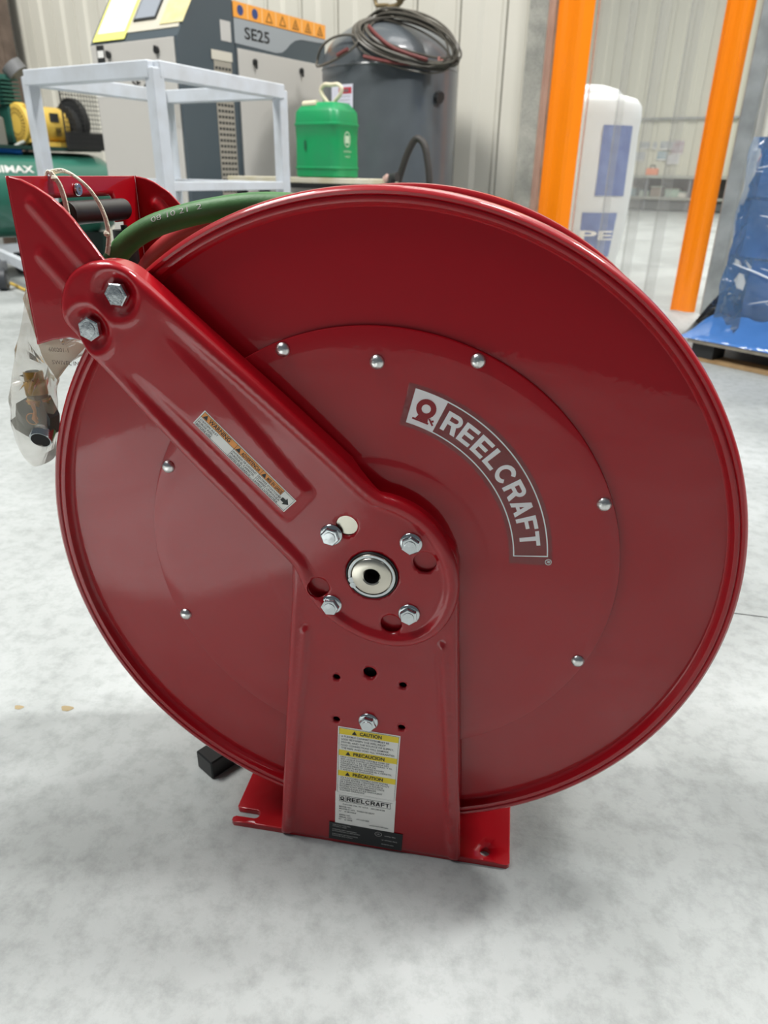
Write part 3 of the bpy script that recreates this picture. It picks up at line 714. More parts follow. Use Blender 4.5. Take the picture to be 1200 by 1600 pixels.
rect(mb, FB, .0050, hB - .0112, .0096, hB - .0102, .0006)
for tt, u_, v_, h_ in (('Columbia City, IN  U.S.A.   260-248-8188', .0080, .0170, .0018), ('MODEL NO.', .0042, .0208, .0017), ('MODELO NO.  TW84100 OLPT', .0042, .0240, .0019), ('N°    de MODELE', .0042, .0272, .0017), ('SERIAL NO.', .0042, .0325, .0017), ('SERIAL NO.      171129-004', .0042, .0357, .0019), ('N°    de SERIE', .0042, .0389, .0017), ('www.reelcraft.com', .0360, .0410, .0018)):
    text(mb, tt, u_, hB - v_, h_, fb, bold=.008)
obj('lettering', mb, INK, lb)
FC, hC = skewlab((-.0418, -.3032), (-.0426, -.3275), .078); FCo = FC; wC = .0775
FC = lambda u, v, l=0: (lambda q: (q[0], q[1] - .0005, q[2]))(FCo(u, v, l))
lc_ = MB(); plate(lc_, FC, 0, 0, wC, hC, .0003); lc_ = part('black_notice_label', lc_, BLABEL, 'black notice strip at the foot of the upright')
mb = MB(); fc = lambda u, v: FC(u, v, .0006)
for tt, u_, v_, h_ in (('WELDING HOSE REEL', .0035, .0212, .0014), ('WITHOUT HOSE', .0035, .0188, .0014), ('CARRETEL PARA MANGUERA', .0035, .0144, .0014), ('DE SOLDADURA SIN MANGUERA', .0035, .0120, .0014), ('ENROULEUR DE TUYAU POUR', .0035, .0076, .0014), ('SOUDAGE SANS TUYAU', .0035, .0052, .0014), ('LISTED 78HJ', .0590, .0172, .0015), ('UL LISTING 78HZ', .0560, .0110, .0015), ('MADE IN USA', .0560, .0050, .0015), ('UL', .0507, .0180, .0020)):
    text(mb, tt, u_, v_, h_, fc, bold=.012)
c0 = (.0522, .0190)
for i in range(24):
    a, b = 2 * math.pi * i / 24, 2 * math.pi * (i + 1) / 24
    mb.add([FC(c0[0] + r_ * 1.15 * math.cos(t_), c0[1] + r_ * math.sin(t_), .0006) for r_, t_ in ((.0028, a), (.0032, a), (.0032, b), (.0028, b))], [(0, 1, 2, 3)])
obj('lettering', mb, GINK, lc_)

# black rubber block on the floor behind the disc
bb = MB().bar((-.2085, .047, .0125), (-.165, .115, .0125), .030, .025, bev=.0015)
tag(obj('rubber_block', bb, BLACK), 'small black rubber block on the floor behind the lower left of the red disc', 'block')

# ------------------------------------------------------------------ string and bag
def hz(x, y, z): return (x, y, H + z)
st = MB()
loop = catmull([hz(-.2745, .028, .215), hz(-.2742, .028, .265), hz(-.2735, .029, .296), hz(-.2705, .030, .3040), hz(-.2650, .031, .2980), hz(-.2600, .030, .285)], 6, closed=False)
st = MB().tube(loop, .0013, 7)
l2 = catmull([hz(-.2712, .0330, .3035), hz(-.262, .0360, .3050), hz(-.248, .0400, .2960), hz(-.2400, .0430, .2830), hz(-.2360, .0445, .2680), hz(-.2360, .0445, .2550), hz(-.2385, .0430, .2430)], 6, closed=False)
st.tube(l2, .0013, 7); st.tube([(a + .0018, b, c - .0012) for a, b, c in l2], .0010, 7)
l3 = catmull([hz(-.2700, .0300, .3038), hz(-.2640, .0300, .2960), hz(-.2610, .0300, .2830), hz(-.2600, .0300, .2680), hz(-.258, .031, .252)], 6, closed=False)
st.tube(l3, .0013, 7); st.tube([(a + .0020, b, c) for a, b, c in l3], .0010, 7)
st.lathe([(0, -.0026), (.002, -.0018), (.0028, 0), (.002, .0018), (0, .0026)], hz(-.2660, .0300, .2990), 'Z', 12).lathe([(0, -.0030), (.0022, -.0018), (.0028, 0), (.0020, .0018), (0, .0028)], hz(-.2362, .0445, .2585), 'Z', 12)
tag(obj('string_tie', st, STRING), 'thin cream string knotted over the top edge of the red hose guide', 'string')

# the bag: a flattened, creased pouch hanging outside the guide, mouth up
bag_o = [(-.2800, .264), (-.2905, .2330), (-.3060, .190), (-.3270, .1400), (-.3330, .1130), (-.3365, .0900), (-.3330, .0700), (-.3245, .0585), (-.3150, .0600), (-.2990, .0700), (-.2960, .082), (-.2945, .1000), (-.2905, .120), (-.2850, .1400), (-.2700, .1560), (-.2480, .1700), (-.2500, .1775), (-.2700, .1785), (-.2745, .1900), (-.2745, .2560)]
BY = .012
bag_s = np.array(catmull(bag_o, 5)); rngv = np.random.RandomState(3)
def crumple(x, z, ph):
    return .0022 * math.sin(95 * x + 60 * z + ph) * math.cos(70 * z - 110 * x + 2 * ph) + .0012 * math.sin(230 * z + 140 * x + ph * 3)
cen = np.array((-.297, .150)); bagm = MB(); n = len(bag_s); layers = 9
vs = []
for side in (-1, 1):
    for j in range(layers + 1):
        f = 1 - j / layers
        for i in range(n):
            p = cen + (bag_s[i] - cen) * f if j < layers else cen
            wdt = .013 * math.sqrt(max(0, 1 - f * f)) * (1.25 if p[1] < .14 else .7)
            y = BY + side * wdt + (crumple(p[0], p[1], side) if 0 < j else 0)
            vs.append(hz(p[0], y, p[1]))
fs = []
for s_ in range(2):
    b0 = s_ * (layers + 1) * n
    for j in range(layers):
        for i in range(n): fs.append((b0 + j * n + i, b0 + j * n + (i + 1) % n, b0 + (j + 1) * n + (i + 1) % n, b0 + (j + 1) * n + i))
bagm.add(vs, fs, False)
bag = thing('plastic_bag', 'clear plastic parts bag hanging at the left edge of the red reel', 'bag', (-.30, BY, 0))
def bagpart(name, mb, m, label=None):
    mb.v = [(a + .30, b - BY, c) for a, b, c in mb.v]; return obj(name, mb, m, bag, label)
bagpart('pouch', bagm, BAGF)
mb = MB()
def bagtext(u, v): return hz(u, BY - .0135, v)
text(mb, '600201-1', -.2765, .1695, .0034, bagtext, width=.0175); text(mb, 'SWIVEL IN', -.2755, .1590, .0034, bagtext, width=.0240)
bagpart('printed_text', mb, mat('bag_ink', '#6a5c52', .6))
mb = MB().add([hz(a, BY - .0125, b) for a, b in ((-.2570, .156), (-.2475, .166), (-.2400, .152), (-.2640, .148))], [(0, 1, 2, 3)])
# fittings inside the bag
sw = thing('swivel_fitting', 'black swivel fitting with a brass neck inside the clear bag', 'pipe fitting', (-.305, BY, H + .115))
def swpart(name, mb, m, label=None):
    mb.v = [(a + .300, b - BY, c - H - .115) for a, b, c in mb.v]; return obj(name, mb, m, sw, label)
ax0, ax1 = Vector(hz(-.2985, BY - .002, .1280)), Vector(hz(-.3000, BY, .1475))
nb = swpart('brass_neck', MB().cyl(Vector(hz(-.3000, BY, .122)), ax0, .0098, 6, smooth=False).cyl(ax0, ax0 + (ax1 - ax0) * .6, .0092, 24).cyl(ax0 + (ax1 - ax0) * .6, ax1, .0080, 24), BRASS, 'threaded brass neck')
obj('neck_bore', MB().cyl(Vector((.000, -.001, .0326)), Vector((.000, -.001, .0331)), .0055, 20), VOIDM, sw)
swpart('swivel_body', MB().prism([(-.3170, H + .1200), (-.3060, H + .1260), (-.2925, H + .1250), (-.2870, H + .1080), (-.2900, H + .0920), (-.3010, H + .0870), (-.3120, H + .0900), (-.3230, H + .0960), (-.3260, H + .1040), (-.3200, H + .1080)], (BY - .0075, BY + .0075)), mat('black_anodised', '#2a2d30', .35), 'black faceted body')
swpart('seal_tape', MB().tube([hz(-.3000, BY - .009, .1240), hz(-.2985, BY - .0095, .1150), hz(-.3010, BY - .009, .1080), hz(-.2985, BY - .009, .1040)], [.0022, .0014, .0022, .0010], 8).tube([hz(-.303 + .0055 * math.cos(a), BY - .009, .1075 + .005 * math.sin(a)) for a in np.linspace(0, 6.0, 18)], .0005, 6).lathe([(.0098, 0), (.0104, .001), (.0098, .002)], hz(-.3000, BY, .1220), 'Z', 24), COPPER)
n0, n1 = Vector(hz(-.2985, BY - .001, .0960)), Vector(hz(-.2965, BY - .0125, .0895))
mb = MB()
for i in range(6):
    p = n0 + (n1 - n0) * i / 6; q = n0 + (n1 - n0) * (i + .5) / 6; r_ = n0 + (n1 - n0) * (i + 1) / 6; mb.cyl(p, q, .0090, 24, r2=.0098); mb.cyl(q, r_, .0098, 24, r2=.0090)
swpart('threaded_end', mb, STEEL, 'silver threaded end')
dd = (n1 - n0).normalized(); mb = MB().cyl(n1 - dd * .0002, n1 + dd * .0004, .0080, 28)
swpart('port', mb, VOIDM)
bagpart('inner_card', MB().add([hz(a, BY + .004, b) for a, b in ((-.2900, .2300), (-.3040, .2080), (-.2960, .1600), (-.2860, .1400), (-.2700, .157), (-.2520, .1720), (-.2735, .178), (-.2745, .215))], [tuple(range(8))]), mat('beige_paper', '#d2bfaa', .7), 'beige slip folded inside the bag')

# small stains on the floor
for (x, y, r_, nm) in ((-.4295, .118, .006, 'light brown spot on the concrete left of the red disc'), (-.492, .108, .0045, 'brown speck on the concrete at the far left edge')):
    m = MB(); m.add([(x + r_ * 1.3 * math.cos(a) * (1 + .25 * math.sin(3 * a)), y + r_ * math.sin(a) * (1 + .2 * math.cos(2 * a)), .0004) for a in np.linspace(0, 2 * math.pi, 16, endpoint=False)], [tuple(range(16))])
    tag(obj('floor_stain', m, STAIN), nm, 'stain')

# ================================================================== BACKGROUND (s along the wall, t towards it)
def bp(root, name, mb, m, label=None):   # a part given in (s, t, z) of the whole hall, made local to its thing
    s0, t0, z0 = root['_o']; mb.v = [(a - s0, b - t0, c - z0) for a, b, c in mb.v]; return obj(name, mb, m, root, label)
def bg(name, label, cat, s, t, z=0, group=None):
    o = bgthing(name, label, cat, s, t, z, 0, group); o['_o'] = (s, t, z); return o
def sub(parentpart, root, name, mb, m, label=None):
    s0, t0, z0 = root['_o']; mb.v = [(a - s0, b - t0, c - z0) for a, b, c in mb.v]; return obj(name, mb, m, parentpart, label)

# ---- strip curtain
strips = [(-1.313, .19, ORANGE, 'wide orange curtain strip on the left side of the doorway', 0), (-.531, .125, ORANGE, 'orange curtain strip on the right side of the doorway', 0)]
for i, (s, wd, m, lb_, dt) in enumerate(strips):
    mbx = MB(); n = 8
    v = []
    for zz in (0.006, 2.6):
        for k in range(n + 1):
            x = s - wd / 2 + wd * k / n; v.append((x, TW - .055 + .012 * math.sin(math.pi * 2.2 * k / n), zz))
    for zz in (0.006, 2.6):
        for k in range(n + 1):
            x = s - wd / 2 + wd * k / n; v.append((x, TW - .052 + .012 * math.sin(math.pi * 2.2 * k / n), zz))
    N = n + 1
    fs = [(k, k + 1, N + k + 1, N + k) for k in range(n)] + [(2 * N + k, 2 * N + k + 1, 3 * N + k + 1, 3 * N + k) for k in range(n)] + [(0, N, 3 * N, 2 * N), (n, N + n, 3 * N + n, 2 * N + n)] + [(k, k + 1, 2 * N + k + 1, 2 * N + k) for k in range(n)] + [(N + k, N + k + 1, 3 * N + k + 1, 3 * N + k) for k in range(n)]
    mbx.add(v, fs)
    t_ = bg('curtain_strip', lb_, 'strip curtain', s, TW - .05, 0, group='orange edge strips of the curtain')
    bp(t_, 'pvc_sheet', mbx, m)
clr = [(-1.432, .040, 'narrow clear strip with a pinkish edge left of the orange strip', -.075), (-1.11, .20, 'clear curtain strip just right of the wide orange strip', -.018), (-.945, .20, 'clear curtain strip hanging third from the left of the doorway', -.026), (-.80, .20, 'clear curtain strip hanging second from the right orange strip', -.018), (-.655, .20, 'clear curtain strip touching the right orange strip', -.026)]
for s, wd, lb_, dt in clr:
    t_ = bg('curtain_strip', lb_, 'strip curtain', s, TW + dt, 0, group='clear strips of the curtain')
    bp(t_, 'pvc_sheet', MB().box((s, TW + dt, 1.303), (wd, .003, 2.594)), PINKS if wd < .15 else CLEARS)
    if wd > .15: bp(t_, 'strip_edge', MB().box((s - wd / 2 + .003, TW + dt - .0018, 1.303), (.012, .001, 2.594)), PINKS if s < -1.05 else CLEARS)

# ---- white wrapped rolls in the next room
def roll(s, t, r, h, label, patches):
    o = bg('wrapped_roll', label, 'packaging roll', s, t, 0, 'white wrapped rolls behind the curtain')
    pr = [(0, .0), (r * .72, .0), (r * .86, .03), (r * .95, .18), (r, .35), (r * 1.02, h * .55), (r * .98, h * .8), (r * 1.0, h - .12), (r * .97, h - .05), (r * .85, h - .01), (r * .5, h + .02), (0, h + .03)]
    bp(o, 'foam_wrap', MB().lathe(pr, (s, t, 0), 'Z', 40), WROLL)
    for a0, a1, z0, z1, tx in patches:
        m = MB(); v = []
        for k in range(9):
            a = R(a0 + (a1 - a0) * k / 8)
            for zz in (z0, z1):
                rr = np.interp(zz, [p[1] for p in pr], [p[0] for p in pr]) + .006; v.append((s + rr * math.cos(a), t + rr * math.sin(a), zz))
        m.add(v, [(2 * k, 2 * k + 2, 2 * k + 3, 2 * k + 1) for k in range(8)]); pp = bp(o, 'blue_print_panel', m, BPRINT)
        if tx:
            m = MB(); rr = r + .014
            text(m, tx, 0, (z0 + z1) / 2 - .03, .06, lambda u, v: (s + rr * math.cos(R(a0) + u / rr), t + rr * math.sin(R(a0) + u / rr), v), width=rr * R(a1 - a0) * .9, bold=.02)
            sub(pp, o, 'lettering', m, WHITE)
roll(-1.655, 5.2, .30, 1.15, 'tall white foam roll with blue print behind the clear strips', [(-62, -18, .53, .97, ''), (-75, -25, .12, .42, 'PE'), (-150, -125, .55, .9, '')])
roll(-2.05, 6.0, .30, 1.29, 'second white roll half hidden behind the tall one', [(-60, -20, 1.05, 1.22, '')])

# ---- workbench far away in the next room
wbn = bg('workbench', 'long grey workbench with a lower shelf against the far wall', 'workbench', -4.6, 18.0)
bp(wbn, 'bench_top', MB().box((-4.6, 18.05, .70), (4.0, .8, .06)), mat('bench_top_grey', '#a9ab9f', .5))
bp(wbn, 'shelf', MB().box((-4.6, 18.05, .26), (4.0, .8, .05)), mat('bench_shelf', '#a3a499', .5))
bp(wbn, 'back_panel', MB().box((-4.6, 18.40, .46), (4.0, .02, .42)), mat('bench_back', '#6d6a66', .7))
bp(wbn, 'plinth', MB().box((-4.6, 17.75, .12), (3.9, .06, .19)), mat('bench_plinth', '#5c5f5e', .7))
for s in (-6.5, -5.6, -4.65, -3.7, -2.7): bp(wbn, 'leg', MB().box((s, 17.72, .34), (.06, .06, .68)), GREYM)
cols = ['#b8a78c', '#7f99a0', '#c2cfbe', '#8e8276', '#a3b6a6', '#d4cfc4']
for i, (s, wd, h) in enumerate(((-5.25, .22, .26), (-5.0, .16, .18), (-4.72, .2, .12), (-4.45, .25, .2), (-4.1, .3, .17), (-3.85, .2, .1))):
    o = bg('storage_box', ['tan box at the left of the shelf under the far workbench', 'blue grey box second on the far bench shelf', 'pale green tub third on the far bench shelf', 'brown bundle in the middle of the far bench shelf', 'green grey tray right of centre on the far bench shelf', 'pale box at the right end of the far bench shelf'][i], 'box', s, 18.0, .285, 'boxes on the far bench shelf')
    bp(o, 'carton', MB().box((s, 18.0, .285 + h / 2), (wd, .3, h), bev=.01), mat('carton_%d' % i, cols[i], .7))
    bp(o, 'carton_lid', MB().box((s, 18.0, .285 + h + .008), (wd * 1.04, .31, .016)), mat('carton_lid_%d' % i, cols[(i + 5) % 6], .7))
o = bg('orange_case', 'small orange tool case standing on the far workbench', 'case', -4.62, 17.9, .73)
bp(o, 'case_body', MB().box((-4.62, 17.9, .80), (.26, .12, .14), bev=.012), mat('salmon_case', '#f09a78', .5))
bp(o, 'case_handle', MB().tube([(-4.68, 17.9, .865), (-4.66, 17.9, .93), (-4.58, 17.9, .93), (-4.56, 17.9, .865)], .014, 8), DKM)
pics = [(-5.17, -4.93, 1.28, 1.43, '#9aa0a0', 'grey landscape print, upper left on the far wall'), (-4.86, -4.76, 1.27, 1.43, '#a8aaa8', 'narrow grey print beside the upper left picture'), (-4.69, -4.42, 1.26, 1.44, '#9da3a4', 'grey print, upper middle on the far wall'), (-4.42, -4.16, 1.16, 1.45, '#b08f98', 'reddish calendar picture at the right on the far wall'), (-5.22, -5.0, 1.02, 1.22, '#b9bdc0', 'pale print, lower left on the far wall'), (-4.72, -4.5, 1.04, 1.23, '#7fa0ab', 'blue seascape print, lower middle on the far wall'), (-4.48, -4.22, .96, 1.17, '#e6e2e4', 'white calendar sheet below the reddish picture')]
for i, (a, b, z0, z1, c_, lb_) in enumerate(pics):
    o = bg('wall_picture', lb_, 'picture', (a + b) / 2, 18.48, z0, 'prints pinned to the far wall')
    bp(o, 'print', MB().box(((a + b) / 2, 18.485, (z0 + z1) / 2), (b - a, .01, z1 - z0)), mat('print_%d' % i, c_, .6, var='#d0d4d6', vscale=7))
    bp(o, 'caption_strip', MB().box(((a + b) / 2, 18.478, z0 + .02), ((b - a) * .9, .006, .03)), PAPER)

# ---- blue shrink-wrapped load on a pallet, right
pal = thing('pallet', 'low wooden pallet under the blue wrapped load', 'pallet', W(-.262, 2.56, 0), -TH - R(18.4))
def P_(name, mb, m, l=None, par=pal): return obj(name, mb, m, par, l)
PW, PD = 1.1, .9
for k in range(6): P_('deck_board', MB().box((PW / 2, .05 + k * .16, .074), (PW, .11, .012)), GREYWOOD)
for k in range(3): P_('bottom_board', MB().box((PW / 2, .06 + k * .39, .006), (PW, .10, .012)), WOOD)
for i in range(3):
    for k in range(3): P_('spacer_block', MB().box((.06 + i * .49, .06 + k * .39, .040), (.09, .09, .056)), DKM)
ld = thing('wrapped_load', 'tall stack of bright blue goods in shiny stretch film on the right pallet', 'wrapped load', W(-.262, 2.56, .080), -TH - R(18.4))
def L_(name, mb, m, l=None): return obj(name, mb, m, ld, l)
def crumplebox(x0, x1, y0, y1, z0, z1, amp, seed, top=.0, nx=14, nz=14, jit=0):
    rs = random.Random(seed); m = MB(); v = []; loop = []
    n = nx
    for i in range(n): loop.append((x0 + (x1 - x0) * i / n, y0, 0, -1))
    for i in range(n): loop.append((x1, y0 + (y1 - y0) * i / n, 1, 0))
    for i in range(n): loop.append((x1 - (x1 - x0) * i / n, y1, 0, 1))
    for i in range(n): loop.append((x0, y1 - (y1 - y0) * i / n, -1, 0))
    ph = [rs.uniform(0, 6) for _ in range(6)]
    for j in range(nz + 1):
        f = j / nz; z = z0 + (z1 - z0) * f
        for k, (x, y, a, b) in enumerate(loop):
            c = math.sin(k * .9 + ph[0] + 5 * f) * math.sin(f * 13 + ph[1] + k * .35) + .6 * math.sin(k * 2.3 + f * 21 + ph[2])
            d = amp * c - top * f * f + rs.uniform(-1, 1) * jit
            v.append((x + a * d, y + b * d, z + amp * .5 * math.sin(k + ph[3])* (0 < j < nz)))
    N = len(loop); fs = [(j * N + k, j * N + (k + 1) % N, (j + 1) * N + (k + 1) % N, (j + 1) * N + k) for j in range(nz) for k in range(N)]
    m.add(v, fs, jit == 0); c = len(m.v); m.v.append(((x0 + x1) / 2, (y0 + y1) / 2, z1 + .01)); m.f += [(nz * N + k, nz * N + (k + 1) % N, c) for k in range(N)]; m.sm += [True] * N
    return m
xo = .085
L_('blue_drum', MB().lathe([(0, .02), (.17, .02), (.175, .05), (.175, .16), (.182, .17), (.175, .18), (.175, .30), (.182, .31), (.175, .32), (.172, .44), (.15, .46), (0, .46)], (xo + .24, .28, 0), 'Z', 32), BWRAP)
L_('blue_crate', crumplebox(xo + .06, xo + .86, .08, .72, .012, .30, .006, 5, nz=8), BWRAP, 'lower blue crate')
L_('blue_crate', crumplebox(xo + .02, xo + .9, .06, .74, .31, .50, .008, 6, nz=8), BWRAP, 'middle blue crate')
L_('blue_crate', crumplebox(xo + .03, xo + .9, .06, .74, .51, .66, .010, 7, nz=8), BWRAP, 'upper blue crate')
L_('blue_crate', crumplebox(xo + .07, xo + .9, .08, .72, .66, 1.25, .012, 8, top=.03, nz=10), BWRAP, 'topmost blue crate')
fm = crumplebox(xo - .01, xo + .94, .02, .80, .03, .70, .013, 9, top=.02, nx=30, nz=26, jit=.005)
L_('stretch_film', fm, BFILM, 'shiny clear film round the stack')
rs = random.Random(12); m = MB()  # white tubes stand in for bright highlights along the film's folds
for i in range(16):
    z = rs.uniform(.06, .66); x = xo + rs.uniform(.0, .25); L = rs.uniform(.12, .35); sl_ = rs.uniform(-.5, .35)
    m.tube(catmull([(x + L * k / 4, .008 - rs.uniform(0, .006), z + sl_ * L * k / 4 + rs.uniform(-.006, .006)) for k in range(5)], 3, closed=False), [.0005 + .0028 * math.sin(math.pi * k / 12) for k in range(13)], 5)
cr = L_('film_fold_glint', m, film('white_glint_film', '#eaf3ff', .25, .06, gloss=1), 'folds in the film, their highlights put in as white'); cr['kind'] = 'stuff'
L_('stretch_film', crumplebox(xo + .045, xo + .93, .05, .78, .70, 1.3, .013, 10, top=.02, nx=26, nz=20, jit=.005), BFILM, 'film round the upper goods')
sk = MB(); v = []
n = 40
for j in range(7):
    f = j / 6
    for k in range(n + 1):
        u = k / n; x = -.05 * f ** .7 + (xo - .01) * (1 - f) + u * 1.05; y = .02 - .03 * f; z = .10 * (1 - f) ** 1.6 + .003 + .006 * math.sin(k * 1.7 + j) * (1 - f)
        v.append((x, y, z))
sk.add(v, [(j * (n + 1) + k, j * (n + 1) + k + 1, (j + 1) * (n + 1) + k + 1, (j + 1) * (n + 1) + k) for j in range(6) for k in range(n)], True)
v = []
for j in range(7):
    f = j / 6
    for k in range(21):
        u = k / 20; x = (xo - .01) * (1 - f) - .05 * f ** .7; y = .02 - .03 * f + u * .8; z = .17 * (1 - f) ** 1.6 + .003
        v.append((x, y, z + .006 * math.sin(k * 2.1 + j)* (1 - f)))
sk.add(v, [(j * 21 + k, j * 21 + k + 1, (j + 1) * 21 + k + 1, (j + 1) * 21 + k) for j in range(6) for k in range(20)], True)
L_('film_skirt', sk, film('blue_film_skirt', '#5f9cf0', .35, .08, bump=.9, bscale=10, gloss=1), 'film skirt spread over the pallet edge')

# ---- vertical air receiver tank with cable coil
TS, TT, TR = -2.08, 3.15, .352
tk = bg('air_receiver_tank', 'upright dark grey air receiver tank with a domed top against the cream wall', 'tank', TS, TT)
pr = [(0, .12), (.2, .13), (.30, .17), (TR - .004, .24), (TR, .27), (TR, 1.115), (TR - .003, 1.13)] + [(TR * math.cos(a) * .99, 1.13 + .215 * math.sin(a)) for a in np.linspace(.06, math.pi / 2, 14)]
bp(tk, 'shell', MB().lathe(pr, (TS, TT, 0), 'Z', 72), TANKM)
for a in (45, 135, 225, 315): bp(tk, 'leg', MB().box((TS + .27 * math.cos(R(a)), TT + .27 * math.sin(R(a)), .11), (.06, .06, .22), R(a)), TANKM)
bp(tk, 'weld_seam', MB().lathe([(TR + .0005, 1.112), (TR + .003, 1.118), (TR + .0005, 1.124)], (TS, TT, 0), 'Z', 64), TANKM)
ap = math.atan2(-3.4, 2.2)
ang = -108
def tkf(u, v, l=.004): a = R(ang) + u / TR; return (TS + (TR + l) * math.cos(a), TT + (TR + l) * math.sin(a), v)
m = MB(); v = []
for k in range(7): v += [tkf(-.02 + .15 * k / 6, .87), tkf(-.02 + .15 * k / 6, 1.035)]
m.add(v, [(2 * k, 2 * k + 2, 2 * k + 3, 2 * k + 1) for k in range(6)]); dl = bp(tk, 'danger_label', m, mat('pale_notice', '#dcdcea', .5), 'white notice with a red heading')
m = MB(); v = []
for k in range(5): v += [tkf(.04 + .082 * k / 4, .995, .005), tkf(.04 + .082 * k / 4, 1.022, .005)]
m.add(v, [(2 * k, 2 * k + 2, 2 * k + 3, 2 * k + 1) for k in range(4)]); sub(dl, tk, 'red_heading', m, mat('notice_red', '#c23b4a', .5))
m = MB()
for i in range(7): text(m, 'WARNING RISK OF INJURY'[: 22 - (i * 5) % 9], .042, .98 - i * .015, .006, lambda u, v: tkf(u, v, .0055), width=.075)
text(m, 'DANGER', .052, 1.002, .013, lambda u, v: tkf(u, v, .0065), width=.055, bold=.03)
sub(dl, tk, 'lettering', m, GREYM)
bp(tk, 'port_plug', MB().cyl((TS + TR * math.cos(R(-14)), TT + TR * math.sin(R(-14)), .99), (TS + (TR + .02) * math.cos(R(-14)), TT + (TR + .02) * math.sin(R(-14)), .985), .028, 8), DKM)
pv = MB().tube(catmull([(TS, TT - .02, 1.33), (TS, TT - .02, 1.40), (TS - .03, TT - .03, 1.405), (TS - .07, TT - .03, 1.41), (TS - .08, TT - .03, 1.46)], 4, closed=False), .010, 8).tube([(TS, TT - .02, 1.395), (TS + .05, TT - .03, 1.395), (TS + .075, TT - .03, 1.41), (TS + .085, TT - .03, 1.47)], .014, 8).cyl((TS + .06, TT - .03, 1.42), (TS + .10, TT - .03, 1.44), .022, 8).box((TS + .0, TT - .03, 1.47), (.12, .03, .03))
bp(tk, 'safety_valve', pv, mat('tarnished_brass', '#8a7a5a', .5, metal=.6), 'tarnished brass pipework on the dome')
def onshell(x, z, extra=.012):
    """t of the front of the tank at (x, z) (dome included), with a small lift"""
    dx = x - TS
    if z <= 1.13: rr = TR
    else:
        q = min(1, (z - 1.13) / .215); rr = TR * math.sqrt(max(0, 1 - q * q))
    return TT - math.sqrt(max(rr * rr - dx * dx, 0)) - extra
cc = bg('cable_coil', 'coil of thin dark cable draped over the tank dome', 'cable', TS, TT - .2, 1.2)
m = MB(); rs = random.Random(2)
def cloop(cs, cz, A, B, an, ex, ph=0, n=44):
    out = []
    for k in range(n):
        a = 2 * math.pi * k / n; u, v_ = A * math.cos(a), B * math.sin(a); x = cs + u * math.cos(an) - v_ * math.sin(an); z = cz + u * math.sin(an) + v_ * math.cos(an)
        out.append((x, min(onshell(x, z, ex), TT - .14 - ex), z))
    return out
for i in range(15):
    m.tube(cloop(-1.845 + rs.uniform(-.02, .028), 1.222 + rs.uniform(-.018, .014), .262 + rs.uniform(-.04, .022), .088 + rs.uniform(-.030, .014), R(-20 + rs.uniform(-3, 3)), .012 + i * .003), .0047, 6, closed=True)
bp(cc, 'cable_loops', m, CABLE)
bp(cc, 'cable_loop', MB().tube(cloop(-2.195, 1.180, .175, .055, R(8), .045), .0060, 6, closed=True), CABLE)
bp(cc, 'cable_tie', MB().box((-1.70, onshell(-1.74, 1.13, .05), 1.125), (.012, .03, .05)), mat('pink_tie', '#c98a80', .6))
bp(cc, 'taped_section', MB().tube(catmull([(-2.02, onshell(-2.02, 1.28, .035), 1.275), (-1.94, onshell(-1.94, 1.24, .05), 1.225), (-1.86, onshell(-1.86, 1.19, .05), 1.175), (-1.74, onshell(-1.76, 1.135, .05), 1.135)], 5, closed=False), .009, 7).tube(catmull([(-1.98, onshell(-1.98, 1.145, .045), 1.14), (-1.88, onshell(-1.88, 1.125, .045), 1.12), (-1.74, onshell(-1.74, 1.115, .045), 1.115)], 5, closed=False), .008, 7).tube(catmull([(-2.12, onshell(-2.12, 1.145, .05), 1.150), (-2.06, onshell(-2.06, 1.17, .05), 1.172)], 3, closed=False), .010, 7), RTAPE)

# ---- black hose arching in front of the tank
hs = bg('arched_hose', 'dark hose arching up behind the red reel before the tank', 'hose', -1.64, 2.75)
cv = catmull([(-1.740, 2.70, .02), (-1.745, 2.70, .30), (-1.735, 2.70, .56), (-1.705, 2.70, .66), (-1.668, 2.70, .745), (-1.628, 2.70, .792), (-1.592, 2.70, .772), (-1.566, 2.70, .70), (-1.552, 2.70, .62), (-1.545, 2.70, .4), (-1.545, 2.70, .02)], 6, closed=False)
bp(hs, 'hose_tube', MB().tube(cv, .0155, 12), HOSEB)
bp(hs, 'white_ferrule', MB().tube([(-1.744, 2.70, .575), (-1.735, 2.70, .605), (-1.727, 2.70, .625)], .0185, 12), PAPER)

# ---- trestle with planks carrying the jerrycan
tr = bg('plank_trestle', 'low trestle topped by two pale planks in front of the tank', 'trestle', -2.03, 2.43)
bp(tr, 'plank', MB().box((-2.03, 2.345, .610), (.84, .10, .022), bev=.002), WOODP); bp(tr, 'plank', MB().box((-2.03, 2.47, .610), (.84, .11, .022), bev=.002), WOODP)
bp(tr, 'rail', MB().box((-2.03, 2.42, .588), (.80, .22, .022)), DKM)
for x, y in ((-2.4, 2.34), (-1.66, 2.34), (-2.4, 2.50), (-1.66, 2.50)): bp(tr, 'leg', MB().box((x, y, .289), (.04, .04, .578)), DKM)
rg = bg('pipe_fitting', 'small rusty pipe fitting at the end of the planks beside the green can', 'pipe fitting', -1.60, 2.42, .0)
bp(rg, 'elbow', MB().tube([(-1.585, 2.42, .0), (-1.585, 2.42, .60), (-1.575, 2.42, .628), (-1.55, 2.42, .630)], .020, 10), DKM)
bp(rg, 'collar', MB().cyl((-1.607, 2.42, .615), (-1.592, 2.42, .625), .022, 10), mat('pinkish_cap', '#b89a90', .6))

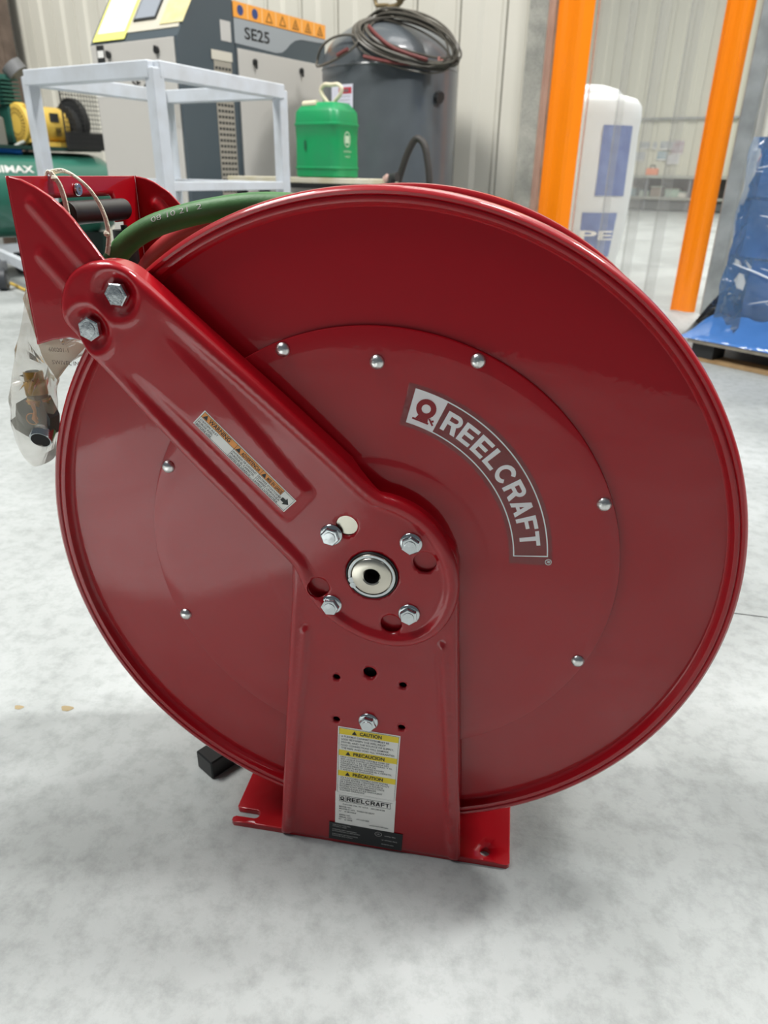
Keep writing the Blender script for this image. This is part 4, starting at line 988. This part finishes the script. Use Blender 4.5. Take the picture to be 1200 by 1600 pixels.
can = bg('jerrycan', 'green plastic jerrycan with a cream handle standing on the planks', 'jerrycan', -1.925, 2.41, .621)
def rrect(w_, d_, r, n=5):
    o = []
    for cx, cy, a0 in ((w_ / 2 - r, d_ / 2 - r, 0), (-w_ / 2 + r, d_ / 2 - r, 90), (-w_ / 2 + r, -d_ / 2 + r, 180), (w_ / 2 - r, -d_ / 2 + r, 270)):
        for k in range(n + 1): a = R(a0 + 90 * k / n); o.append((cx + r * math.cos(a), cy + r * math.sin(a)))
    return o
def loft(levels, c, bulge=0):
    m = MB(); v = []; n = None
    for z, w_, d_, r in levels:
        o = rrect(w_, d_, r); n = len(o); v += [(c[0] + a, c[1] + b, c[2] + z) for a, b in o]
    L = len(levels); fs = [(j * n + k, j * n + (k + 1) % n, (j + 1) * n + (k + 1) % n, (j + 1) * n + k) for j in range(L - 1) for k in range(n)]
    m.add(v, fs, True); m.add(v[:n], [tuple(reversed(range(n)))]); m.add(v[-n:], [tuple(range(n))]); return m
cw, cdp = .242, .19
lv = [(0, cw - .02, cdp - .02, .03), (.006, cw, cdp, .035), (.034, cw, cdp, .035), (.037, cw + .008, cdp + .008, .038), (.043, cw + .008, cdp + .008, .038), (.046, cw, cdp, .035), (.15, cw - .004, cdp - .004, .035), (.205, cw, cdp, .035), (.210, cw + .008, cdp + .008, .038), (.217, cw + .008, cdp + .008, .038), (.220, cw, cdp, .035), (.262, cw - .006, cdp - .006, .035), (.272, cw - .018, cdp - .018, .035), (.296, cw - .060, cdp - .055, .03), (.299, cw - .075, cdp - .07, .03)]
bp(can, 'can_body', loft(lv, (-1.925, 2.41, .621)), CANG)
bp(can, 'carry_handle', MB().tube(catmull([(-1.900, 2.39, .918), (-1.912, 2.39, .930), (-1.932, 2.39, .952), (-1.938, 2.39, .972), (-1.920, 2.39, .988), (-1.880, 2.39, .986), (-1.845, 2.39, .986), (-1.826, 2.39, .972), (-1.832, 2.39, .950), (-1.855, 2.39, .930), (-1.868, 2.39, .918)], 4), .0085, 8, closed=True), CREAM, 'cream loop handle')
bp(can, 'cap', MB().cyl((-2.000, 2.345, .912), (-1.925, 2.345, .914), .0135, 18), CREAM, 'cream cap')
m = MB(); xs = -1.925 + cw / 2 - .0005
def canf(u, v): return (xs + .0006, 2.345 + u, .621 + v)
for rr0, rr1 in ((.020, .024),):
    for k in range(24):
        a, b = 2 * math.pi * k / 24, 2 * math.pi * (k + 1) / 24
        m.add([canf(.055 + r_ * math.cos(t_), .155 + r_ * 1.3 * math.sin(t_)) for r_, t_ in ((rr0, a), (rr1, a), (rr1, b), (rr0, b))], [(0, 1, 2, 3)])
m.add([canf(a, b) for a, b in ((.040, .14), (.070, .14), (.070, .17), (.040, .17))], [(0, 1, 2, 3)])
text(m, 'EMPRESAS', .03, .103, .009, canf, width=.055); text(m, 'NORD', .04, .083, .009, canf, width=.035)
bp(can, 'printed_crest', m, mat('faded_white_print', '#b9d2b4', .6))
bp(can, 'dark_scuff', MB().add([(-1.925 + a, 2.41 - cdp / 2 - .0006, .621 + b) for a, b in ((-.055, .115), (-.045, .10), (-.04, .12), (-.042, .145), (-.05, .155), (-.056, .14))], [tuple(range(6))]), mat('scuff', '#0d5c38', .6))

# ---- screw compressor, two cabinets
SX = -2.65
cp = bg('screw_compressor', 'grey and dark blue cabinet compressor marked SE25 behind the white frame', 'compressor', SX - .32, 2.8)
T0, T1, T2 = 2.24, 2.605, 3.34; XL = -3.285
fc_ = [(T0, .06), (T1, .06), (T1, 1.44), (2.405, 1.44), (2.262, 1.235), (T0, 1.20)]
bp(cp, 'front_cabinet', MB().prism(fc_, (XL, SX), 'X'), DGREY)
bp(cp, 'rear_cabinet', MB().box(((XL + SX) / 2, (T1 + T2) / 2 + .003, .725), (SX - XL, T2 - T1 - .006, 1.33), bev=.006), DGREY)
bp(cp, 'plinth', MB().box(((XL + SX) / 2, (T0 + T2) / 2, .03), (SX - XL - .04, T2 - T0 - .04, .06)), DKM)
dr = bp(cp, 'front_door', MB().box(((XL + SX) / 2 - .005, T0 - .004, .66), (.60, .012, 1.07), bev=.002), LGREY, 'light grey front door')
for x in (-3.136, -2.784): sub(dr, cp, 'door_latch', MB().cyl((x, T0 - .010, 1.148), (x, T0 - .022, 1.148), .016, 16).box((x, T0 - .025, 1.150), (.008, .008, .030)), DKM)
m = MB(); 
def ff(u, v): return (u, T0 - .0112, v)
text(m, 'SE 25', -2.99, 1.005, .035, ff, width=.15, bold=.03); sub(dr, cp, 'lettering', m, INK)
sub(dr, cp, 'small_label', MB().box((-3.235, T0 - .011, .985), (.075, .001, .028)), PAPER)
sub(dr, cp, 'small_label', MB().box((-3.200, T0 - .011, 1.150), (.058, .001, .085)), DKM); sub(dr, cp, 'small_label', MB().box((-3.200, T0 - .0118, 1.155), (.046, .001, .030)), PAPER)
sub(dr, cp, 'small_label', MB().box((-2.70, T0 - .011, .90), (.06, .001, .15)), mat('pale_notice_grey', '#b4b1aa', .6))
# sloping control panel
pa, pb_ = np.array((2.262, 1.235)), np.array((2.400, 1.434)); pd = (pb_ - pa) / np.linalg.norm(pb_ - pa); pn = np.array((-pd[1], pd[0])); PL = float(np.linalg.norm(pb_ - pa))
def sl(x, v, l=.002): q = pa + pd * v + pn * l; return (x, float(q[0]), float(q[1]))
def slab(x0, x1, v0, v1, l0, l1, shear=0):
    m = MB(); m.add([sl(x0, v0, l0), sl(x1, v0, l0), sl(x1 + shear, v1, l0), sl(x0 + shear, v1, l0), sl(x0, v0, l1), sl(x1, v0, l1), sl(x1 + shear, v1, l1), sl(x0 + shear, v1, l1)], [(0, 1, 2, 3), (4, 5, 6, 7), (0, 1, 5, 4), (1, 2, 6, 5), (2, 3, 7, 6), (3, 0, 4, 7)]); return m
cpn = bp(cp, 'control_panel', slab(-3.255, SX - .012, .0, PL, .000, .004), mat('beige_panel', '#c9c4b4', .5))
scn = sub(cpn, cp, 'display_bezel', slab(-3.00, -2.84, .055, .235, .004, .010), DKM)
sub(cpn, cp, 'display_screen', slab(-2.99, -2.85, .065, .225, .010, .012), SCREEN)
sub(cpn, cp, 'indicator_lamp', slab(-2.885, -2.872, .165, .178, .012, .014), PAPER); sub(cpn, cp, 'indicator_lamp', slab(-2.912, -2.900, .165, .178, .012, .014), PAPER)
tg = bp(cp, 'yellow_notice', slab(-3.262, -3.02, -.035, PL, .005, .007), YPAPER, 'handwritten sheet with a yellow highlighted border')
sub(tg, cp, 'white_sheet', slab(-3.245, -3.040, .008, PL, .007, .008), PAPER)
m = MB(); rs = random.Random(7)
for i in range(8):
    for k in range(5):
        if rs.random() < .75: x = -3.215 + k * .034 + rs.uniform(-.006, .006); v0 = .03 + i * .028; m.add([sl(x, v0, .0085), sl(x + .02, v0 + .004, .0085), sl(x + .022, v0 + .009, .0085), sl(x + .003, v0 + .006, .0085)], [(0, 1, 2, 3)])
sub(tg, cp, 'handwriting', m, GREYM)
bp(cp, 'hanging_card', slab(-2.795, SX + .012, .02, PL, .006, .008, 0), CARD, 'tan handwritten card')
# side panels
def sd(t, z, l=.003): return (SX + l, t, z)
def spoly(pts, l0, l1): return MB().prism(pts, (SX + l0, SX + l1), 'X')
bp(cp, 'orange_symbol_strip', spoly([(T1 + .004, 1.325), (T2 - .003, 1.325), (T2 - .003, 1.391), (T1 + .004, 1.391)], 0, .003), ORD, 'orange strip of warning symbols')
sg = cp.children[-1]
m = MB()
for i in range(1, 7): t = T1 + i * (T2 - T1) / 7; m.prism([(t - .003, 1.327), (t + .003, 1.327), (t + .003, 1.389), (t - .003, 1.389)], (SX + .003, SX + .0036), 'X')
sub(sg, cp, 'divider_lines', m, mat('pale_orange', '#f9c98a', .5))
m = MB()
for i in range(2):
    t = T1 + (i + .5) * (T2 - T1) / 7; m.prism([(t + .022 * math.cos(a), 1.358 + .022 * math.sin(a)) for a in np.linspace(0, 2 * math.pi, 18, endpoint=False)], (SX + .003, SX + .004), 'X')
sub(sg, cp, 'blue_symbols', m, mat('symbol_blue', '#33497e', .5))
m = MB()
for i in range(2, 7):
    t = T1 + (i + .5) * (T2 - T1) / 7; a_, b_, c_ = (t - .028, 1.334), (t + .028, 1.334), (t, 1.383); k = .62; g = ((a_[0] + b_[0] + c_[0]) / 3, (a_[1] + b_[1] + c_[1]) / 3)
    I = [(g[0] + (p[0] - g[0]) * k, g[1] + (p[1] - g[1]) * k) for p in (a_, b_, c_)]
    for j in range(3): m.add([sd(*p, .0036) for p in ((a_, b_, c_)[j], (a_, b_, c_)[(j + 1) % 3], I[(j + 1) % 3], I[j])], [(0, 1, 2, 3)])
    if i > 3: m.add([sd(t - .006, 1.342, .0037), sd(t + .008, 1.345, .0037), sd(t, 1.364, .0037)], [(0, 1, 2)])
sub(sg, cp, 'warning_triangles', m, mat('triangle_brown', '#8a5a1e', .5))['kind'] = 'stuff'
wave = [(T1 + .004, 1.322), (T1 + .004, 1.216), (2.80, 1.212), (2.915, 1.209), (2.96, 1.216), (2.995, 1.235), (3.03, 1.262), (3.07, 1.283), (3.12, 1.295), (3.20, 1.298), (3.27, 1.300), (T2 - .003, 1.306), (T2 - .003, 1.322)]
gb = bp(cp, 'grey_brand_panel', spoly(wave, 0, .0025), MGREY)
m = MB(); text(m, 'SE25', 2.68, 1.243, .050, lambda u, v: sd(u, v, .003), width=.185, bold=.02); sub(gb, cp, 'lettering', m, INK)
sp_ = bp(cp, 'side_panel', MB().box((SX + .004, (T1 + T2) / 2, .63), (.010, T2 - T1 - .03, 1.13), bev=.002), LGREY, 'light grey side panel')
for t in (2.735, 3.105): sub(sp_, cp, 'panel_latch', MB().cyl((SX + .009, t, 1.148), (SX + .020, t, 1.148), .014, 14).box((SX + .023, t, 1.135), (.008, .009, .034)), DKM)
bp(cp, 'rating_plate', spoly([(2.515, 1.215), (2.585, 1.215), (2.585, 1.300), (2.515, 1.300)], 0, .002), mat('pale_plate', '#c4c2be', .5))
gr = bp(cp, 'louvre_grille', spoly([(2.455, .52), (2.575, .52), (2.575, 1.165), (2.455, 1.165)], 0, .003), mat('louvre_tan', '#a29c90', .6), 'louvred side grille')
sub(gr, cp, 'grille_plate', spoly([(2.440, 1.130), (2.580, 1.130), (2.580, 1.170), (2.440, 1.170)], .003, .006), mat('plate_cream', '#cfcabc', .6))
m = MB()
for i in range(22):
    for k in range(5):
        t = 2.462 + k * .0225; z = .54 + i * .0262; m.prism([(t, z), (t + .015, z), (t + .015, z + .012), (t, z + .012)], (SX + .003, SX + .0042), 'X')
lv_ = sub(gr, cp, 'louvre_slot', m, DKM); lv_['kind'] = 'stuff'
# ---- white tubular frame in front of the compressor
fr = bg('tubular_frame', 'white painted square tube frame standing in front of the compressor', 'frame', -2.10, 1.66)
A, B, C = (-1.790, 1.345), (-1.876, 2.045), (-2.425, 1.318); D = (C[0] + B[0] - A[0], C[1] + B[1] - A[1]); tz = .955; tw_ = .050
for p in (A, B, C, D): bp(fr, 'leg', MB().box((p[0], p[1], tz / 2 - .010), (tw_ * .9, tw_ * .9, tz - .02), R(-5), bev=.003), FRAMEW)
for p, q in ((A, C), (A, B), (C, D), (B, D)):
    bp(fr, 'top_rail', MB().bar((p[0], p[1], tz - tw_ / 2), (q[0], q[1], tz - tw_ / 2), tw_ * 1.02, tw_, bev=.003), FRAMEW)
for p, q in ((A, C), (A, B), (C, D), (B, D)): bp(fr, 'lower_rail', MB().bar((p[0], p[1], .590), (q[0], q[1], .590), tw_ * .7, .030, bev=.002), FRAMEW)

# ---- low trolley at far left with caster
tl = bg('steel_trolley', 'low white steel trolley on a caster at the left edge', 'trolley', -3.95, 1.98)
bp(tl, 'side_rail', MB().bar((-4.6, 2.17, .185), (-3.45, 1.79, .165), .035, .05), FRAMEW)
bp(tl, 'side_rail', MB().bar((-4.55, 2.42, .195), (-3.40, 2.04, .175), .035, .05), FRAMEW)
bp(tl, 'cross_rail', MB().bar((-4.30, 2.07, .175), (-4.25, 2.32, .185), .035, .05), FRAMEW)
cs = bp(tl, 'caster', MB().cyl((-3.87, 1.845, .062), (-3.84, 1.88, .062), .062, 24), mat('caster_rubber', '#3a3d42', .5))
sub(cs, tl, 'wheel_hub', MB().cyl((-3.873, 1.842, .062), (-3.837, 1.884, .062), .030, 20), GREYM)
bp(tl, 'caster_fork', MB().box((-3.855, 1.862, .135), (.05, .06, .05)), GREYM)
for x, y in ((-4.5, 2.2), (-3.5, 1.86), (-4.45, 2.34)): bp(tl, 'caster', MB().cyl((x, y - .015, .062), (x, y + .015, .062), .062, 20).box((x, y, .13), (.05, .05, .05)), mat('caster_rubber', '#3a3d42', .5))
yh_ = bg('yellow_hose', 'thin yellow hose lying on the floor under the trolley', 'hose', -4.4, 2.0)
bp(yh_, 'hose_tube', MB().tube(catmull([(-5.2, 2.35, .009), (-4.5, 2.05, .009), (-4.1, 2.02, .009), (-3.6, 1.88, .009), (-3.3, 1.9, .009)], 6, closed=False), .009, 8).tube(catmull([(-5.1, 2.9, .009), (-4.75, 2.62, .009), (-4.6, 2.55, .009)], 5, closed=False), .009, 8), YHOSE)
# ---- green piston compressor at far left
GS, GZ, GR = -4.46, .480, .252
gc = bg('piston_compressor', 'green tank mounted air compressor with a yellow motor at the far left', 'compressor', GS, 2.6)
pr = [(0, 1.90 - 0)] 
pr = [(0.0, 1.86), (.12, 1.875), (.20, 1.92), (.24, 1.97), (GR, 2.04), (GR, 2.95), (.243, 3.01), (.205, 3.07), (.13, 3.12), (0, 3.14)]
gt = bp(gc, 'air_tank', MB().lathe(pr, (GS, 0, GZ), 'Y', 56), GTANK, 'green horizontal air tank')
bp(gc, 'tank_foot', MB().box((GS, 2.55, .12), (.36, .06, .24)), DGREEN); bp(gc, 'tank_foot', MB().box((GS, 2.9, .12), (.36, .06, .24)), DGREEN)
m = MB()
def gtf(u, v): a = v / GR + R(31); return (GS + (GR + .003) * math.cos(a), u, GZ + (GR + .003) * math.sin(a))
text(m, 'UNIMAX', 2.08, .0, .045, gtf, width=.34, bold=.03, slant=.25); sub(gt, gc, 'lettering', m, PAPER)
bp(gc, 'deck', MB().box((GS - .02, 2.58, .752), (.34, .80, .02)), DGREEN)
mo = bp(gc, 'electric_motor', MB().lathe([(0, 2.49), (.07, 2.49), (.112, 2.495), (.120, 2.51), (.120, 2.542), (.108, 2.55), (.108, 2.78), (.100, 2.80), (.06, 2.815), (0, 2.815)], (GS, 0, .888), 'Y', 40), YMOT, 'yellow electric motor')
m = MB()
for k in range(26):
    a = 2 * math.pi * k / 26
    for r0, r1 in ((.055, .070), (.076, .092)): m.add([(GS + r_ * math.cos(b), 2.4885, .888 + r_ * math.sin(b)) for r_, b in ((r0, a - .06), (r1, a - .05), (r1, a + .05), (r0, a + .06))], [(0, 1, 2, 3)])
gq = sub(mo, gc, 'vent_holes', m, mat('vent_shadow_brown', '#7a6230', .7)); gq['kind'] = 'stuff'
for a in (50, 130, 230, 310): sub(mo, gc, 'lug', MB().box((GS + .122 * math.cos(R(a)), 2.525, .888 + .122 * math.sin(R(a))), (.025, .03, .02), None), YMOT)
sub(mo, gc, 'name_plate', MB().box((GS + .108, 2.69, .93), (.006, .06, .05)), DKM)
m = MB()
for i in range(5): m.box((GS + .108, 2.71, .83 + i * .010), (.004, .035, .004))
sub(mo, gc, 'vent_slots', m, DKM)
sub(mo, gc, 'motor_foot', MB().box((GS, 2.67, .775), (.2, .22, .03)), YMOT)
bp(gc, 'belt_pulley', MB().cyl((GS, 2.825, .875), (GS, 2.865, .875), .135, 32), DKM)
bg_ = MB(); GX = GS + .02
for k in range(13):
    z = .775 + k * .026
    bg_.tube([(GX + .17, 2.70, z), (GX + .17, 3.00, z)], .0022, 4)
for k in range(15):
    t = 2.70 + k * .0215; bg_.tube([(GX + .17, t, .77), (GX + .17, t, 1.09)], .0022, 4)
bg_.tube([(GX + .17, 2.70, .77), (GX + .17, 2.70, 1.09), (GX + .17, 3.00, 1.09), (GX + .17, 3.00, .77)], .006, 6)
gg = bp(gc, 'belt_guard', bg_, MESHM, 'black wire belt guard'); 
bp(gc, 'guard_frame', MB().box((GX + .14, 2.87, .80), (.02, .30, .10)), DKM)
bp(gc, 'flywheel', MB().lathe([(.14, 2.88), (.15, 2.88), (.15, 2.92), (.14, 2.92)], (GS, 0, .91), 'Y', 36, closed=True).cyl((GS, 2.885, .91), (GS, 2.90, .91), .142, 36).box((GS, 2.90, .91), (.02, .02, .28)).box((GS, 2.90, .91), (.28, .02, .02)), DKM)
pm = MB().box((GS - .10, 2.56, .88), (.14, .16, .24), bev=.02)
for i in range(7): pm.box((GS - .10, 2.52, 1.0 + i * .022), (.12, .12, .008))
pm.cyl((GS - .10, 2.52, .98), (GS - .10, 2.52, 1.16), .045, 20); pm.box((GS - .20, 2.38, .94), (.12, .12, .22), bev=.02)
pm.tube([(GS - .13, 2.36, 1.10), (GS - .08, 2.32, 1.15), (GS - .02, 2.36, 1.16)], .02, 8)
bp(gc, 'compressor_pump', pm, mat('teal_green_casting', '#25584c', .45), 'finned dark green pump')
bp(gc, 'air_filter', MB().cyl((GS - .03, 2.585, 1.165), (GS - .060, 2.560, 1.215), .066, 26), mat('filter_grey', '#6b6c6d', .5), 'round grey air filter')
bp(gc, 'control_box', MB().box((GS - .08, 2.335, .835), (.16, .16, .17), bev=.008), mat('box_grey', '#77776f', .5), 'grey control box')
bp(gc, 'conduit', MB().tube(catmull([(GS + .02, 2.42, .745), (GS + .03, 2.47, .775), (GS + .06, 2.54, .80), (GS + .09, 2.60, .80)], 5, closed=False), .010, 8), mat('conduit_grey', '#a8aca6', .5))
bp(gc, 'blue_grip', MB().tube(catmull([(GS + .06, 2.18, .74), (GS + .08, 2.30, .738), (GS + .09, 2.43, .730)], 4, closed=False), .020, 10), BLUEP, 'bright blue hand grip')
bp(gc, 'lever_mount', MB().box((GS + .10, 2.20, .712), (.03, .08, .03)), DKM); bp(gc, 'valve', MB().cyl((GS + .05, 2.50, .72), (GS + .05, 2.50, .765), .012, 10).cyl((GS + .04, 2.47, .755), (GS + .06, 2.53, .755), .008, 8), GREYM)
# ---- brown steel column at far left
rc = bg('steel_column', 'brown weathered steel column at the far left against the wall', 'column', -6.15, 3.5)
bp(rc, 'web', MB().box((-6.28, 3.5, 2.0), (.40, .02, 4.0)), RUST); bp(rc, 'flange', MB().box((-6.09, 3.5, 2.0), (.02, .20, 4.0)), RUST); bp(rc, 'flange', MB().box((-6.47, 3.5, 2.0), (.02, .20, 4.0)), RUST)

for o in list(COL.objects):
    if '_o' in o: del o['_o']
# auto-smooth for lathed and pressed metal so creases stay crisp
for me in bpy.data.meshes:
    if any(p.use_smooth for p in me.polygons) and me.name.split('.')[0] not in ('sheet',):
        me.set_sharp_from_angle(angle=R(38))
